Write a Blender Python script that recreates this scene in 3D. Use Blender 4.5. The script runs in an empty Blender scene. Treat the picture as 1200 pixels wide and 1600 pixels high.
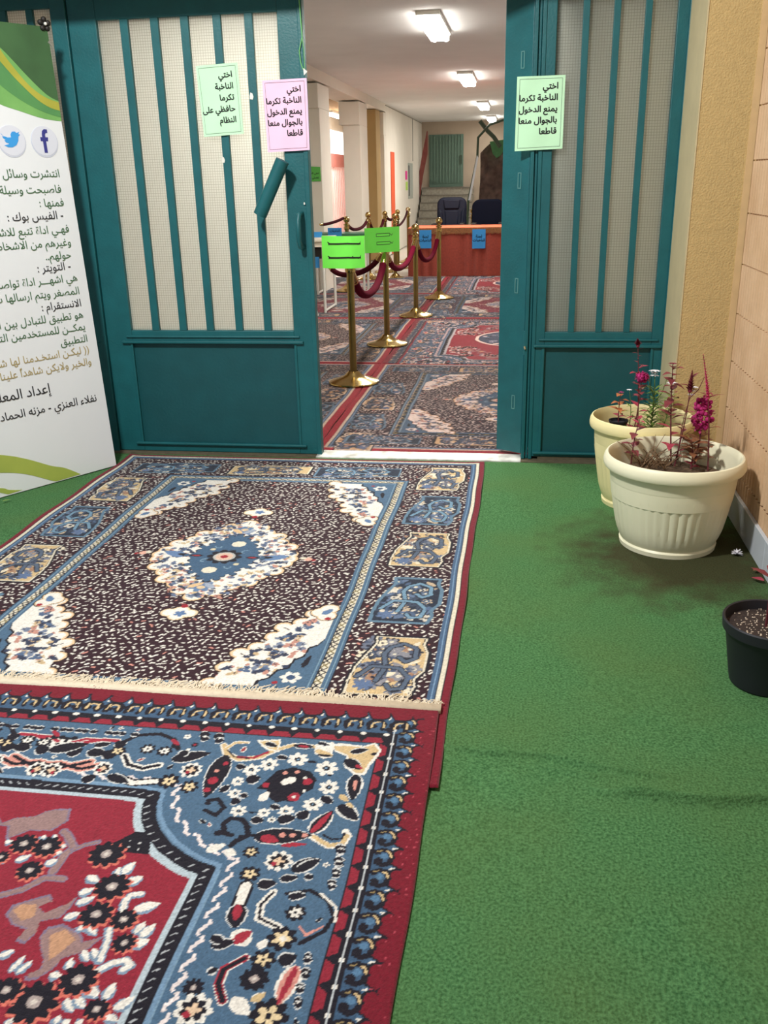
import bpy, math, random
import numpy as np
from mathutils import Vector, Matrix
from mathutils.geometry import tessellate_polygon

SC = bpy.context.scene
COL = SC.collection
random.seed(7)
RNG = np.random.default_rng(11)
PI = math.pi

# ------------------------------------------------------------------ camera
yaw, pitch, roll, FPX = 0.154213533, 0.351088072, -0.0220772622, 1419.325
cy, sy, cp, sp = math.cos(yaw), math.sin(yaw), math.cos(pitch), math.sin(pitch)
fw = Vector((-sy * cp, cy * cp, -sp))
rt0 = Vector((cy, sy, 0))
up0 = rt0.cross(fw)
rt = math.cos(roll) * rt0 + math.sin(roll) * up0
up = -math.sin(roll) * rt0 + math.cos(roll) * up0
cam = bpy.data.cameras.new('camera')
cam.sensor_fit = 'VERTICAL'
cam.sensor_height = 24
cam.lens = FPX / 1600 * 24
cam.clip_start = 0.05
cam.clip_end = 100
camo = bpy.data.objects.new('camera', cam)
COL.objects.link(camo)
camo.matrix_world = Matrix(((rt.x, up.x, -fw.x, 0), (rt.y, up.y, -fw.y, 0), (rt.z, up.z, -fw.z, 1.42), (0, 0, 0, 1)))
SC.camera = camo

# ------------------------------------------------------------------ world, lights, exposure
w = bpy.data.worlds.new('world')
SC.world = w
w.use_nodes = True
w.node_tree.nodes['Background'].inputs[0].default_value = (0.82, 0.9, 1.0, 1)
w.node_tree.nodes['Background'].inputs[1].default_value = 0.34
SC.view_settings.view_transform = 'Standard'
SC.view_settings.look = 'None'
SC.view_settings.gamma = 1
SC.view_settings.use_curve_mapping = False
SC.view_settings.exposure = 0.0
SC.cycles.use_denoising = True
SC.cycles.max_bounces = 8


def area(name, loc, target, size, energy, color):
    l = bpy.data.lights.new(name, 'AREA')
    l.shape = 'DISK'
    l.size = size
    l.energy = energy
    l.color = color
    o = bpy.data.objects.new(name, l)
    COL.objects.link(o)
    o.location = loc
    o.rotation_euler = (Vector(target) - Vector(loc)).to_track_quat('-Z', 'Y').to_euler()
    return o


area('forecourt_lamp', (-1.50, 1.7, 3.55), (-0.6, 3.6, 0.6), 0.34, 154, (1.0, 0.992, 0.95))
LAMP_EMIT = 17.0        # ceiling fluorescents of the hall: glow of the diffusers
LAMP_WATT = 82.0         # and the light each throws down


# ------------------------------------------------------------------ helpers
def lin(c):
    o = []
    for v in c[:3]:
        v = v / 255.0
        o.append(v / 12.92 if v <= 0.04045 else ((v + 0.055) / 1.055) ** 2.4)
    return tuple(o)


def L4(c):
    return lin(c) + (1.0,)


def mat(name, col, rough=0.6, metal=0.0, var=0.0, vscale=20.0, bump=0.0, bscale=200.0, spec=0.5, col2=None, sheen=0.0, coat=0.0):
    m = bpy.data.materials.new(name)
    m.use_nodes = True
    nt = m.node_tree
    b = nt.nodes['Principled BSDF']
    b.inputs['Base Color'].default_value = L4(col)
    b.inputs['Roughness'].default_value = rough
    b.inputs['Metallic'].default_value = metal
    b.inputs['Specular IOR Level'].default_value = spec
    b.inputs['Sheen Weight'].default_value = sheen
    b.inputs['Coat Weight'].default_value = coat
    tc = nt.nodes.new('ShaderNodeTexCoord')
    if var or col2:
        n = nt.nodes.new('ShaderNodeTexNoise')
        n.inputs['Scale'].default_value = vscale
        n.inputs['Detail'].default_value = 6
        nt.links.new(tc.outputs['Object'], n.inputs['Vector'])
        r = nt.nodes.new('ShaderNodeValToRGB')
        a = lin(col)
        c2 = lin(col2) if col2 else tuple(min(1, v * (1 + var)) for v in a)
        c1 = a if col2 else tuple(v * (1 - var) for v in a)
        r.color_ramp.elements[0].position = 0.32
        r.color_ramp.elements[1].position = 0.68
        r.color_ramp.elements[0].color = c1 + (1,)
        r.color_ramp.elements[1].color = c2 + (1,)
        nt.links.new(n.outputs['Fac'], r.inputs['Fac'])
        nt.links.new(r.outputs['Color'], b.inputs['Base Color'])
    if bump:
        n = nt.nodes.new('ShaderNodeTexNoise')
        n.inputs['Scale'].default_value = bscale
        n.inputs['Detail'].default_value = 3
        nt.links.new(tc.outputs['Object'], n.inputs['Vector'])
        bp = nt.nodes.new('ShaderNodeBump')
        bp.inputs['Strength'].default_value = bump
        bp.inputs['Distance'].default_value = 0.004
        nt.links.new(n.outputs['Fac'], bp.inputs['Height'])
        nt.links.new(bp.outputs['Normal'], b.inputs['Normal'])
    return m


def wpos(o):
    p = Vector((0, 0, 0))
    while o:
        p += o.location
        o = o.parent
    return p


def empty(name, label, cat, loc=(0, 0, 0), group=None, kind=None):
    o = bpy.data.objects.new(name, None)
    o.empty_display_size = 0.1
    COL.objects.link(o)
    o.location = loc
    return tag(o, label, cat, group, kind)


def tag(o, label=None, cat=None, group=None, kind=None):
    if label:
        o['label'] = label
    if cat:
        o['category'] = cat
    if group:
        o['group'] = group
    if kind:
        o['kind'] = kind
    return o


def copy_tree(o, parent=None):
    c = o.copy()
    COL.objects.link(c)
    if parent:
        c.parent = parent
    for ch in list(o.children):
        copy_tree(ch, c)
    return c


class MB:
    def __init__(s):
        s.v, s.f, s.m = [], [], []

    def add(s, vs, fs, mi=0):
        n = len(s.v)
        s.v += [tuple(p) for p in vs]
        s.f += [tuple(i + n for i in f) for f in fs]
        s.m += [mi] * len(fs)
        return s

    def box(s, x0, x1, y0, y1, z0, z1, mi=0, M=None):
        vs = [(x, y, z) for z in (z0, z1) for y in (y0, y1) for x in (x0, x1)]
        if M:
            vs = [M @ Vector(p) for p in vs]
        return s.add(vs, [(0, 2, 3, 1), (4, 5, 7, 6), (0, 1, 5, 4), (2, 6, 7, 3), (0, 4, 6, 2), (1, 3, 7, 5)], mi)

    def tube(s, pts, r, n=10, mi=0, cap=True):
        pts = [Vector(p) for p in pts]
        rs = r if isinstance(r, (list, tuple)) else [r] * len(pts)
        vs, fs = [], []
        t0 = (pts[1] - pts[0]).normalized()
        u = t0.orthogonal().normalized()
        for i, p in enumerate(pts):
            a = pts[max(i - 1, 0)]
            b = pts[min(i + 1, len(pts) - 1)]
            t = (b - a).normalized()
            u = (u - t * u.dot(t)).normalized()
            w_ = t.cross(u)
            for k in range(n):
                an = 2 * PI * k / n
                vs.append(p + (u * math.cos(an) + w_ * math.sin(an)) * rs[i])
        for i in range(len(pts) - 1):
            for k in range(n):
                a = i * n + k
                b = i * n + (k + 1) % n
                fs.append((a, b, b + n, a + n))
        if cap:
            fs.append(tuple(range(n))[::-1])
            fs.append(tuple(range((len(pts) - 1) * n, len(pts) * n)))
        return s.add(vs, fs, mi)

    def lathe(s, prof, n=40, c=(0, 0, 0), mi=0, fn=None):
        vs, fs = [], []
        for j, (r, z) in enumerate(prof):
            for k in range(n):
                a = 2 * PI * k / n
                rr = fn(r, z, a, j) if fn else r
                vs.append((c[0] + rr * math.cos(a), c[1] + rr * math.sin(a), c[2] + z))
        for j in range(len(prof) - 1):
            for k in range(n):
                a = j * n + k
                b = j * n + (k + 1) % n
                fs.append((a, b, b + n, a + n))
        return s.add(vs, fs, mi)

    def ball(s, c, r, n=12, mi=0, sz=1.0):
        prof = [(max(1e-4, r * math.sin(PI * j / n)), -r * sz * math.cos(PI * j / n)) for j in range(n + 1)]
        return s.lathe(prof, max(6, int(n * 1.5)), c, mi)

    def prism(s, poly, o, ex, ey, en, t, mi=0):
        o, ex, ey, en = Vector(o), Vector(ex), Vector(ey), Vector(en)
        n = len(poly)
        vs = [o + ex * a + ey * b for a, b in poly] + [o + ex * a + ey * b + en * t for a, b in poly]
        fs = [tuple(range(n))[::-1], tuple(range(n, 2 * n))]
        fs += [(i, (i + 1) % n, (i + 1) % n + n, i + n) for i in range(n)]
        return s.add(vs, fs, mi)

    def leaf(s, base, d, length, width, up=(0, 0, 1), mi=0, droop=0.25, fold=0.25):
        base, d, upv = Vector(base), Vector(d).normalized(), Vector(up)
        side = d.cross(upv)
        if side.length < 1e-3:
            side = d.orthogonal()
        side.normalize()
        nrm = side.cross(d).normalized()
        vs = []
        st = (0, 0.18, 0.42, 0.7, 1.0)
        wd = (0.05, 0.62, 1.0, 0.62, 0.02)
        for t, q in zip(st, wd):
            c = base + d * (length * t) - nrm * (droop * length * t * t)
            hw = side * (width * 0.5 * q)
            lift = nrm * (fold * width * 0.5 * q)
            vs += [c - hw + lift, c, c + hw + lift]
        fs = []
        for i in range(4):
            a = i * 3
            fs += [(a, a + 1, a + 4, a + 3), (a + 1, a + 2, a + 5, a + 4)]
        return s.add(vs, fs, mi)

    def build(s, name, mats, parent=None, smooth=38, bevel=0.0, org=None):
        if not isinstance(mats, (list, tuple)):
            mats = [mats]
        off = wpos(parent) if parent else (Vector(org) if org else Vector((0, 0, 0)))
        me = bpy.data.meshes.new(name)
        me.from_pydata([(p[0] - off.x, p[1] - off.y, p[2] - off.z) for p in s.v], [], s.f)
        for m in mats:
            me.materials.append(m)
        if len(mats) > 1:
            me.polygons.foreach_set('material_index', s.m)
        if smooth:
            me.shade_smooth()
            me.set_sharp_from_angle(angle=math.radians(smooth))
        me.update()
        o = bpy.data.objects.new(name, me)
        COL.objects.link(o)
        if parent:
            o.parent = parent
        elif org:
            o.location = org
        if bevel:
            b = o.modifiers.new('bevel', 'BEVEL')
            b.width = bevel
            b.segments = 2
            b.limit_method = 'ANGLE'
        return o


# Arabic shaping: joined letter forms, laid out right to left
DUAL = {'ب': 'ﺏﺐﺑﺒ', 'ت': 'ﺕﺖﺗﺘ', 'ث': 'ﺙﺚﺛﺜ', 'ج': 'ﺝﺞﺟﺠ', 'ح': 'ﺡﺢﺣﺤ', 'خ': 'ﺥﺦﺧﺨ', 'س': 'ﺱﺲﺳﺴ', 'ش': 'ﺵﺶﺷﺸ', 'ص': 'ﺹﺺﺻﺼ', 'ض': 'ﺽﺾﺿﻀ', 'ط': 'ﻁﻂﻃﻄ', 'ظ': 'ﻅﻆﻇﻈ', 'ع': 'ﻉﻊﻋﻌ', 'غ': 'ﻍﻎﻏﻐ', 'ف': 'ﻑﻒﻓﻔ', 'ق': 'ﻕﻖﻗﻘ', 'ك': 'ﻙﻚﻛﻜ', 'ل': 'ﻝﻞﻟﻠ', 'م': 'ﻡﻢﻣﻤ', 'ن': 'ﻥﻦﻧﻨ', 'ه': 'ﻩﻪﻫﻬ', 'ي': 'ﻱﻲﻳﻴ', 'ئ': 'ﺉﺊﺋﺌ'}
RIGHT = {'ا': 'ﺍﺎ', 'أ': 'ﺃﺄ', 'إ': 'ﺇﺈ', 'د': 'ﺩﺪ', 'ذ': 'ﺫﺬ', 'ر': 'ﺭﺮ', 'ز': 'ﺯﺰ', 'و': 'ﻭﻮ', 'ة': 'ﺓﺔ', 'ى': 'ﻯﻰ', 'ؤ': 'ﺅﺆ'}
LAM = {'ا': 'ﻻﻼ', 'أ': 'ﻷﻸ', 'إ': 'ﻹﻺ'}


def shape_ar(t):
    out, i, prev = [], 0, False
    while i < len(t):
        c = t[i]
        if c == 'ل' and i + 1 < len(t) and t[i + 1] in LAM:
            out.append(LAM[t[i + 1]][1 if prev else 0])
            prev = False
            i += 2
            continue
        nx = t[i + 1] if i + 1 < len(t) else ''
        if c in DUAL:
            n = nx in DUAL or nx in RIGHT or nx == 'ـ'
            out.append(DUAL[c][(1 if prev else 0) + (2 if n else 0)])
            prev = n
        elif c in RIGHT:
            out.append(RIGHT[c][1 if prev else 0])
            prev = False
        else:
            out.append(c)
            prev = c == 'ـ'
        i += 1
    sw = {'(': ')', ')': '('}
    return ''.join(sw.get(c, c) for c in reversed(out))


def text2d(t, size, bold=0.0, sx=1.0, width=None):
    """vertices with x <= 0 (right edge at 0), baseline y = 0; overlapping strokes of a letter stay filled"""
    cu = bpy.data.curves.new('t', 'FONT')
    cu.body = shape_ar(t)
    cu.size = size
    o = bpy.data.objects.new('t', cu)
    COL.objects.link(o)
    cv_ = o.to_curve(bpy.context.evaluated_depsgraph_get())
    loops = []
    for sp_l in cv_.splines:
        bp = sp_l.bezier_points
        pts = []
        n = len(bp)
        for k in range(n):
            a, b = bp[k], bp[(k + 1) % n]
            straight = a.handle_right_type == 'VECTOR' and b.handle_left_type == 'VECTOR'
            m = 1 if straight else 4
            for q in range(m):
                u = q / m
                p = a.co * (1 - u) ** 3 + a.handle_right * (3 * u * (1 - u) ** 2) + b.handle_left * (3 * u * u * (1 - u)) + b.co * u ** 3
                if not pts or (Vector((p.x, p.y)) - Vector(pts[-1])).length > size * .002:
                    pts.append((p.x, p.y))
        if len(pts) > 2:
            loops.append(pts)
    o.to_curve_clear()
    bpy.data.objects.remove(o)
    bpy.data.curves.remove(cu)

    def ar(l):
        return sum(a[0] * b[1] - b[0] * a[1] for a, b in zip(l, l[1:] + l[:1])) / 2

    def inside(p, l):
        c = False
        for (xa, ya), (xb, yb) in zip(l, l[1:] + l[:1]):
            if (ya > p[1]) != (yb > p[1]) and p[0] < (xb - xa) * (p[1] - ya) / (yb - ya) + xa:
                c = not c
        return c
    big = max(loops, key=lambda l: abs(ar(l)))
    sg = 1 if ar(big) > 0 else -1
    outer = [l for l in loops if ar(l) * sg > 0]
    holes = [l for l in loops if ar(l) * sg <= 0]
    stray = [h for h in holes if not any(inside(h[0], l) for l in outer)]
    outer += [h for h in stray if not any(h is not g and inside(h[0], g) for g in stray)]
    holes = [h for h in holes if not any(h is l for l in outer)]
    own = {k: [] for k in range(len(outer))}
    for h in holes:
        c = [k for k, l in enumerate(outer) if inside(h[0], l) and abs(ar(l)) > abs(ar(h))]
        if c:
            own[min(c, key=lambda k: abs(ar(outer[k])))].append(h)
    vs, fs = [], []
    for k, l in enumerate(outer):
        polys = [l] + own[k]
        tri = tessellate_polygon([[Vector((x, y, 0)) for x, y in p] for p in polys])
        base = len(vs)
        for p in polys:
            vs += p
        fs += [tuple(i_ + base for i_ in f) for f in tri]
        hw = bold * size
        if hw:
            for p in polys:
                for a, b in zip(p, p[1:] + p[:1]):
                    d = Vector((b[0] - a[0], b[1] - a[1]))
                    if d.length < 1e-6:
                        continue
                    d.normalize()
                    nx_, ny_, ex_, ey_ = -d.y * hw, d.x * hw, d.x * hw * .5, d.y * hw * .5
                    q = len(vs)
                    vs += [(a[0] + nx_ - ex_, a[1] + ny_ - ey_), (a[0] - nx_ - ex_, a[1] - ny_ - ey_), (b[0] - nx_ + ex_, b[1] - ny_ + ey_), (b[0] + nx_ + ex_, b[1] + ny_ + ey_)]
                    fs.append((q, q + 1, q + 2, q + 3))
    mx = max(v[0] for v in vs)
    mn = min(v[0] for v in vs)
    if width:
        sx = width / (mx - mn)
    return [((x - mx) * sx, y) for x, y in vs], fs


def write(mb, t, size, o, ex, ey, bold=0.0, width=None, mi=0, centre=False, warp=None):
    """write text so its right end sits at o; ex = reading right, ey = up"""
    vs, fs = text2d(t, size, bold, width=width)
    o, ex, ey = Vector(o), Vector(ex), Vector(ey)
    if centre:
        h = -min(v[0] for v in vs) / 2
        vs = [(x + h, y) for x, y in vs]
    pts = [o + ex * x + ey * y for x, y in vs]
    if warp:
        pts = [warp(p) for p in pts]
    mb.add(pts, fs, mi)


# ------------------------------------------------------------------ woven pattern canvas -> rug mesh
class Canvas:
    def __init__(s, x0, y0, x1, y1, res, base):
        s.nx, s.ny = int(round((x1 - x0) / res)) + 1, int(round((y1 - y0) / res)) + 1
        s.xs, s.ys = np.linspace(x0, x1, s.nx), np.linspace(y0, y1, s.ny)
        s.c = np.empty((s.ny, s.nx, 3), np.float32)
        s.c[:] = base
        s.T = [(1, 1, 0, 0)]

    def _w(s, xa, xb, ya, yb):
        i0, i1 = np.searchsorted(s.xs, [xa, xb])
        j0, j1 = np.searchsorted(s.ys, [ya, yb])
        if i1 <= i0 or j1 <= j0:
            return None
        X, Y = np.meshgrid(s.xs[i0:i1], s.ys[j0:j1])
        return slice(j0, j1), slice(i0, i1), X, Y

    def tr(s, p, t):
        return (t[2] + t[0] * p[0], t[3] + t[1] * p[1])

    def rect(s, xa, xb, ya, yb, col):
        for t in s.T:
            a, b = s.tr((xa, ya), t), s.tr((xb, yb), t)
            w_ = s._w(min(a[0], b[0]), max(a[0], b[0]), min(a[1], b[1]), max(a[1], b[1]))
            if w_:
                s.c[w_[0], w_[1]] = col

    def poly(s, pts, col):
        for t in s.T:
            q = np.array([s.tr(p, t) for p in pts])
            w_ = s._w(q[:, 0].min(), q[:, 0].max(), q[:, 1].min(), q[:, 1].max())
            if not w_:
                continue
            X, Y = w_[2], w_[3]
            ins = np.zeros(X.shape, bool)
            for (xa, ya), (xb, yb) in zip(q, np.roll(q, -1, 0)):
                if ya != yb:
                    ins ^= ((ya > Y) != (yb > Y)) & (X < (xb - xa) * (Y - ya) / (yb - ya) + xa)
            s.c[w_[0], w_[1]][ins] = col

    def stroke(s, pts, hw, col):
        for t in s.T:
            q = np.array([s.tr(p, t) for p in pts])
            w_ = s._w(q[:, 0].min() - hw, q[:, 0].max() + hw, q[:, 1].min() - hw, q[:, 1].max() + hw)
            if not w_:
                continue
            X, Y = w_[2], w_[3]
            d2 = np.full(X.shape, 1e9)
            for (xa, ya), (xb, yb) in zip(q[:-1], q[1:]):
                dx, dy = xb - xa, yb - ya
                k = np.clip(((X - xa) * dx + (Y - ya) * dy) / (dx * dx + dy * dy + 1e-12), 0, 1)
                d2 = np.minimum(d2, (X - xa - k * dx) ** 2 + (Y - ya - k * dy) ** 2)
            s.c[w_[0], w_[1]][d2 < hw * hw] = col

    def disc(s, x, y, r, col, ry=None, rot=0.0):
        ry = ry or r
        m = max(r, ry)
        for t in s.T:
            cx, cy_ = s.tr((x, y), t)
            w_ = s._w(cx - m, cx + m, cy_ - m, cy_ + m)
            if not w_:
                continue
            X, Y = w_[2] - cx, w_[3] - cy_
            a = rot * t[0] * t[1]
            U, V = X * math.cos(a) + Y * math.sin(a), -X * math.sin(a) + Y * math.cos(a)
            s.c[w_[0], w_[1]][(U / r) ** 2 + (V / ry) ** 2 < 1] = col

    def leaf(s, p, q, hw, col):
        p, q = np.array(p, float), np.array(q, float)
        d = q - p
        n = np.array([-d[1], d[0]]) / (np.hypot(*d) + 1e-9)
        k = (0, .12, .3, .5, .7, .88, 1)
        wd = (.25, .75, 1, 1, .8, .45, .1)
        a = [tuple(p + d * t + n * hw * w_) for t, w_ in zip(k, wd)]
        b = [tuple(p + d * t - n * hw * w_) for t, w_ in zip(k, wd)]
        s.poly(a + b[::-1], col)

    def petals(s, x, y, r, n, col, inner=0.62, rot=0.0):
        for t in s.T:
            cx, cy_ = s.tr((x, y), t)
            w_ = s._w(cx - r, cx + r, cy_ - r, cy_ + r)
            if not w_:
                continue
            X, Y = w_[2] - cx, w_[3] - cy_
            th = np.arctan2(Y, X)
            lim = r * (inner + (1 - inner) * np.abs(np.cos(n * 0.5 * th + rot)))
            s.c[w_[0], w_[1]][X * X + Y * Y < lim * lim] = col

    def flecks(s, xa, xb, ya, yb, pitch, col, col2, ln=0.0082, hw=0.0030, mask=None):
        """little scattered dashes, drawn only where the ground colour equals mask"""
        xs = np.arange(xa, xb, pitch)
        ys = np.arange(ya, yb, pitch)
        for j, y in enumerate(ys):
            for x in xs:
                px = x + (0.5 if j % 2 else 0) * pitch + random.uniform(-.33, .33) * pitch
                py = y + random.uniform(-.33, .33) * pitch
                a = random.choice((0.35, 0.5, 1.2, 2.2, 2.7, 0.9)) + random.uniform(-.25, .25)
                l = ln * random.uniform(.55, 1.25)
                h = hw * random.uniform(.8, 1.3)
                w_ = s._w(px - l, px + l, py - l, py + l)
                if not w_:
                    continue
                X, Y = w_[2] - px, w_[3] - py
                U, V = X * math.cos(a) + Y * math.sin(a), -X * math.sin(a) + Y * math.cos(a)
                k = (np.abs(U) < l) & (np.abs(V) < h)
                sub = s.c[w_[0], w_[1]]
                if mask is not None:
                    k &= np.abs(sub - np.array(mask, np.float32)).sum(-1) < 2
                sub[k] = col if random.random() < .94 else col2

    def mesh(s, name, m, zf, parent=None, org=(0, 0, 0)):
        nx, ny = s.nx, s.ny
        X, Y = np.meshgrid(s.xs, s.ys)
        Z = zf(X, Y)
        edge = np.zeros((ny, nx), bool)
        edge[0] = edge[-1] = True
        edge[:, 0] = edge[:, -1] = True
        Z = np.where(edge, Z - 0.006, Z)
        X = X + 0.0025 * np.sin(Y * 5.1 + X) + 0.0015 * np.sin(Y * 13 + 1)
        co = np.stack([X - org[0], Y - org[1], Z - org[2]], -1).reshape(-1, 3).astype(np.float32)
        i = np.arange(nx * ny, dtype=np.int32).reshape(ny, nx)
        q = np.stack([i[:-1, :-1], i[:-1, 1:], i[1:, 1:], i[1:, :-1]], -1).reshape(-1, 4)
        me = bpy.data.meshes.new(name)
        me.vertices.add(nx * ny)
        me.vertices.foreach_set('co', co.ravel())
        nf = len(q)
        me.loops.add(nf * 4)
        me.loops.foreach_set('vertex_index', q.ravel())
        me.polygons.add(nf)
        me.polygons.foreach_set('loop_start', np.arange(0, nf * 4, 4, dtype=np.int32))
        me.update(calc_edges=True)
        at = me.color_attributes.new('Col', 'FLOAT_COLOR', 'POINT')
        v = s.c / 255.0
        v = v * (1 + RNG.normal(0, .05, (ny, nx, 1)))
        v = np.clip(v, 0, 1)
        v = np.where(v <= .04045, v / 12.92, ((v + .055) / 1.055) ** 2.4)
        rgba = np.ones((ny * nx, 4), np.float32)
        rgba[:, :3] = v.reshape(-1, 3)
        at.data.foreach_set('color', rgba.ravel())
        me.materials.append(m)
        me.shade_smooth()
        o = bpy.data.objects.new(name, me)
        COL.objects.link(o)
        if parent:
            o.parent = parent
        else:
            o.location = org
        return o


def woven_material():
    m = bpy.data.materials.new('woven_pile')
    m.use_nodes = True
    nt = m.node_tree
    b = nt.nodes['Principled BSDF']
    a = nt.nodes.new('ShaderNodeVertexColor')
    a.layer_name = 'Col'
    nt.links.new(a.outputs['Color'], b.inputs['Base Color'])
    b.inputs['Roughness'].default_value = 0.95
    b.inputs['Specular IOR Level'].default_value = 0.15
    b.inputs['Sheen Weight'].default_value = 0.15
    tc = nt.nodes.new('ShaderNodeTexCoord')
    n = nt.nodes.new('ShaderNodeTexNoise')
    n.inputs['Scale'].default_value = 420
    nt.links.new(tc.outputs['Object'], n.inputs['Vector'])
    bp = nt.nodes.new('ShaderNodeBump')
    bp.inputs['Strength'].default_value = 0.5
    bp.inputs['Distance'].default_value = 0.003
    nt.links.new(n.outputs['Fac'], bp.inputs['Height'])
    nt.links.new(bp.outputs['Normal'], b.inputs['Normal'])
    return m


WOVEN = woven_material()

# ------------------------------------------------------------------ materials
TEAL = mat('teal_paint', (20, 93, 99), 0.45, var=0.10, vscale=9, bump=0.25, bscale=90)
TEALD = mat('teal_panel_paint', (16, 78, 84), 0.5, var=0.08, vscale=7, bump=0.2, bscale=70)
HEADP = mat('dark_blue_green_paint', (40, 82, 92), 0.5, var=0.08, vscale=9)
CREAMW = mat('cream_plaster', (205, 190, 150), 0.85, var=0.05, vscale=8, bump=0.3, bscale=60)
TANW = mat('tan_stucco', (198, 170, 116), 0.9, var=0.05, vscale=30, bump=1.0, bscale=120)
SKIRT = mat('white_skirting_tile', (205, 212, 220), 0.3, var=0.04, vscale=6)
HALLW = mat('hall_wall_paint', (232, 226, 214), 0.8, var=0.03, vscale=3)
HALLC = mat('hall_ceiling_paint', (236, 236, 236), 0.9, var=0.03, vscale=2)
HALLE = mat('end_wall_painted_shade', (176, 160, 142), 0.85, var=0.04, vscale=3)  # wall colour darkened to paint in the dimness of the hall's far end
HALLT = mat('hall_tan_paint', (176, 146, 96), 0.8, var=0.04, vscale=3)
HALLF = mat('hall_floor_tile', (214, 206, 196), 0.35, var=0.04, vscale=4)
MARBLE = mat('white_marble', (250, 250, 244), 0.35, col2=(180, 178, 170), vscale=14)
DIRT_SHADE = mat('grime_and_gap_shade', (92, 84, 66), 0.9, var=0.2, vscale=30)
BRASS = mat('polished_brass', (188, 162, 104), 0.2, metal=1.0, var=0.06, vscale=10)
BRASSD = mat('satin_brass', (146, 126, 76), 0.28, metal=1.0, var=0.08, vscale=14)
VELVET = mat('crimson_velvet', (96, 8, 36), 0.9, spec=0.1, var=0.1, vscale=60)
VELVETD = mat('maroon_velvet', (64, 12, 24), 0.9, spec=0.1, var=0.1, vscale=60)
LIME = mat('lime_paper', (124, 252, 92), 0.7, var=0.02, vscale=12)
BLACKINK = mat('black_ink', (22, 22, 26), 0.7)
DARKINK = mat('soft_black_ink', (50, 48, 54), 0.7)
MINT = mat('mint_paper', (200, 246, 206), 0.7, var=0.02, vscale=10)
PINKP = mat('pink_paper', (250, 206, 234), 0.7, var=0.02, vscale=10)
BLUEP = mat('blue_paper', (50, 140, 208), 0.7, var=0.02, vscale=10)
GREENP = mat('green_paper', (98, 190, 86), 0.7, var=0.02, vscale=10)
MAGP = mat('magenta_paper', (240, 60, 160), 0.7, var=0.02, vscale=10)
LIMEN = mat('pale_lime_paper', (190, 230, 110), 0.7, var=0.02, vscale=10)
GREYP = mat('grey_poster', (176, 184, 176), 0.7, var=0.08, vscale=30)
WHITE = mat('white_scrap', (236, 234, 226), 0.7, var=0.03, vscale=20)
POT = mat('cream_plastic', (242, 237, 206), 0.42, var=0.035, vscale=5, bump=0.08, bscale=25)
POT2 = mat('yellow_cream_plastic', (240, 226, 170), 0.45, var=0.035, vscale=5, bump=0.08, bscale=25)
SOIL = mat('dry_soil', (72, 54, 40), 0.95, col2=(104, 82, 60), vscale=60, bump=1.0, bscale=120)
SOILS = mat('peat_soil', (40, 30, 28), 0.95, col2=(58, 44, 38), vscale=80, bump=1.0, bscale=160)
PERL = mat('perlite', (214, 196, 176), 0.9)
BLKP = mat('black_plastic', (30, 30, 38), 0.6, var=0.1, vscale=10)
STEM = mat('maroon_stem', (104, 42, 52), 0.6, var=0.1, vscale=40)
STEMG = mat('green_stem', (92, 122, 58), 0.6, var=0.1, vscale=40)
LEAFM = mat('maroon_leaf', (112, 42, 54), 0.5, col2=(140, 62, 66), vscale=30)
LEAFR = mat('red_leaf', (150, 44, 66), 0.5, col2=(184, 70, 90), vscale=30)
LEAFB = mat('bronze_leaf', (118, 72, 50), 0.5, col2=(146, 96, 66), vscale=30)
LEAFO = mat('orange_leaf', (168, 92, 54), 0.5, col2=(190, 116, 70), vscale=30)
LEAFG = mat('green_leaf', (104, 134, 54), 0.5, col2=(142, 166, 84), vscale=30)
FLMAG = mat('magenta_bloom', (156, 16, 92), 0.8, col2=(186, 40, 116), vscale=60)
FLCER = mat('cerise_bloom', (190, 40, 96), 0.8, col2=(212, 72, 122), vscale=60)
FLDRK = mat('dark_wine_bloom', (106, 22, 46), 0.8, col2=(132, 36, 58), vscale=60)
FLWHT = mat('white_bloom', (236, 234, 240), 0.7)
TWIG = mat('dry_twig', (122, 96, 70), 0.9, var=0.15, vscale=30)
ORCL = mat('rust_orange_cloth', (146, 58, 42), 0.9, var=0.12, vscale=40, sheen=0.3)
ORTOP = mat('orange_cloth_top', (236, 112, 76), 0.9, var=0.04, vscale=20)
GOLDF = mat('gold_fringe', (140, 92, 54), 0.8, var=0.3, vscale=70)
NAVYL = mat('navy_leather', (20, 25, 42), 0.6, spec=0.25, var=0.12, vscale=14, bump=0.3, bscale=60)
NAVYF = mat('dark_navy_fabric', (14, 17, 30), 0.95, spec=0.1, var=0.1, vscale=40)
STEP = mat('grey_stair_paint', (176, 170, 156), 0.8, col2=(150, 146, 134), vscale=20)
STEPD = mat('stair_tread', (120, 114, 104), 0.85, var=0.1, vscale=12)
LOUV = mat('green_door_paint', (92, 118, 104), 0.6, var=0.06, vscale=12)
ORSTR = mat('orange_paint', (228, 92, 52), 0.6, var=0.04, vscale=10)
MAROONB = mat('maroon_board', (116, 56, 52), 0.85, col2=(132, 72, 64), vscale=8)
WHMET = mat('white_metal', (214, 212, 204), 0.4, var=0.04, vscale=10)
TABW = mat('white_table_top', (226, 218, 200), 0.5, var=0.03, vscale=6)
GREENT = mat('green_table_edge', (66, 120, 90), 0.5, var=0.05, vscale=10)
BLACKM = mat('black_box', (34, 30, 28), 0.6, var=0.1, vscale=10)
DKGRN = mat('dark_green_metal', (52, 72, 54), 0.5, var=0.1, vscale=10)
GRNDR = mat('green_drape', (70, 118, 76), 0.85, var=0.15, vscale=10)
ROCK = mat('brown_rock', (62, 46, 44), 0.95, col2=(104, 84, 76), vscale=6, bump=1.0, bscale=14)
PINKC = mat('pink_curtain', (246, 204, 200), 0.85, var=0.03, vscale=6)
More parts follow.
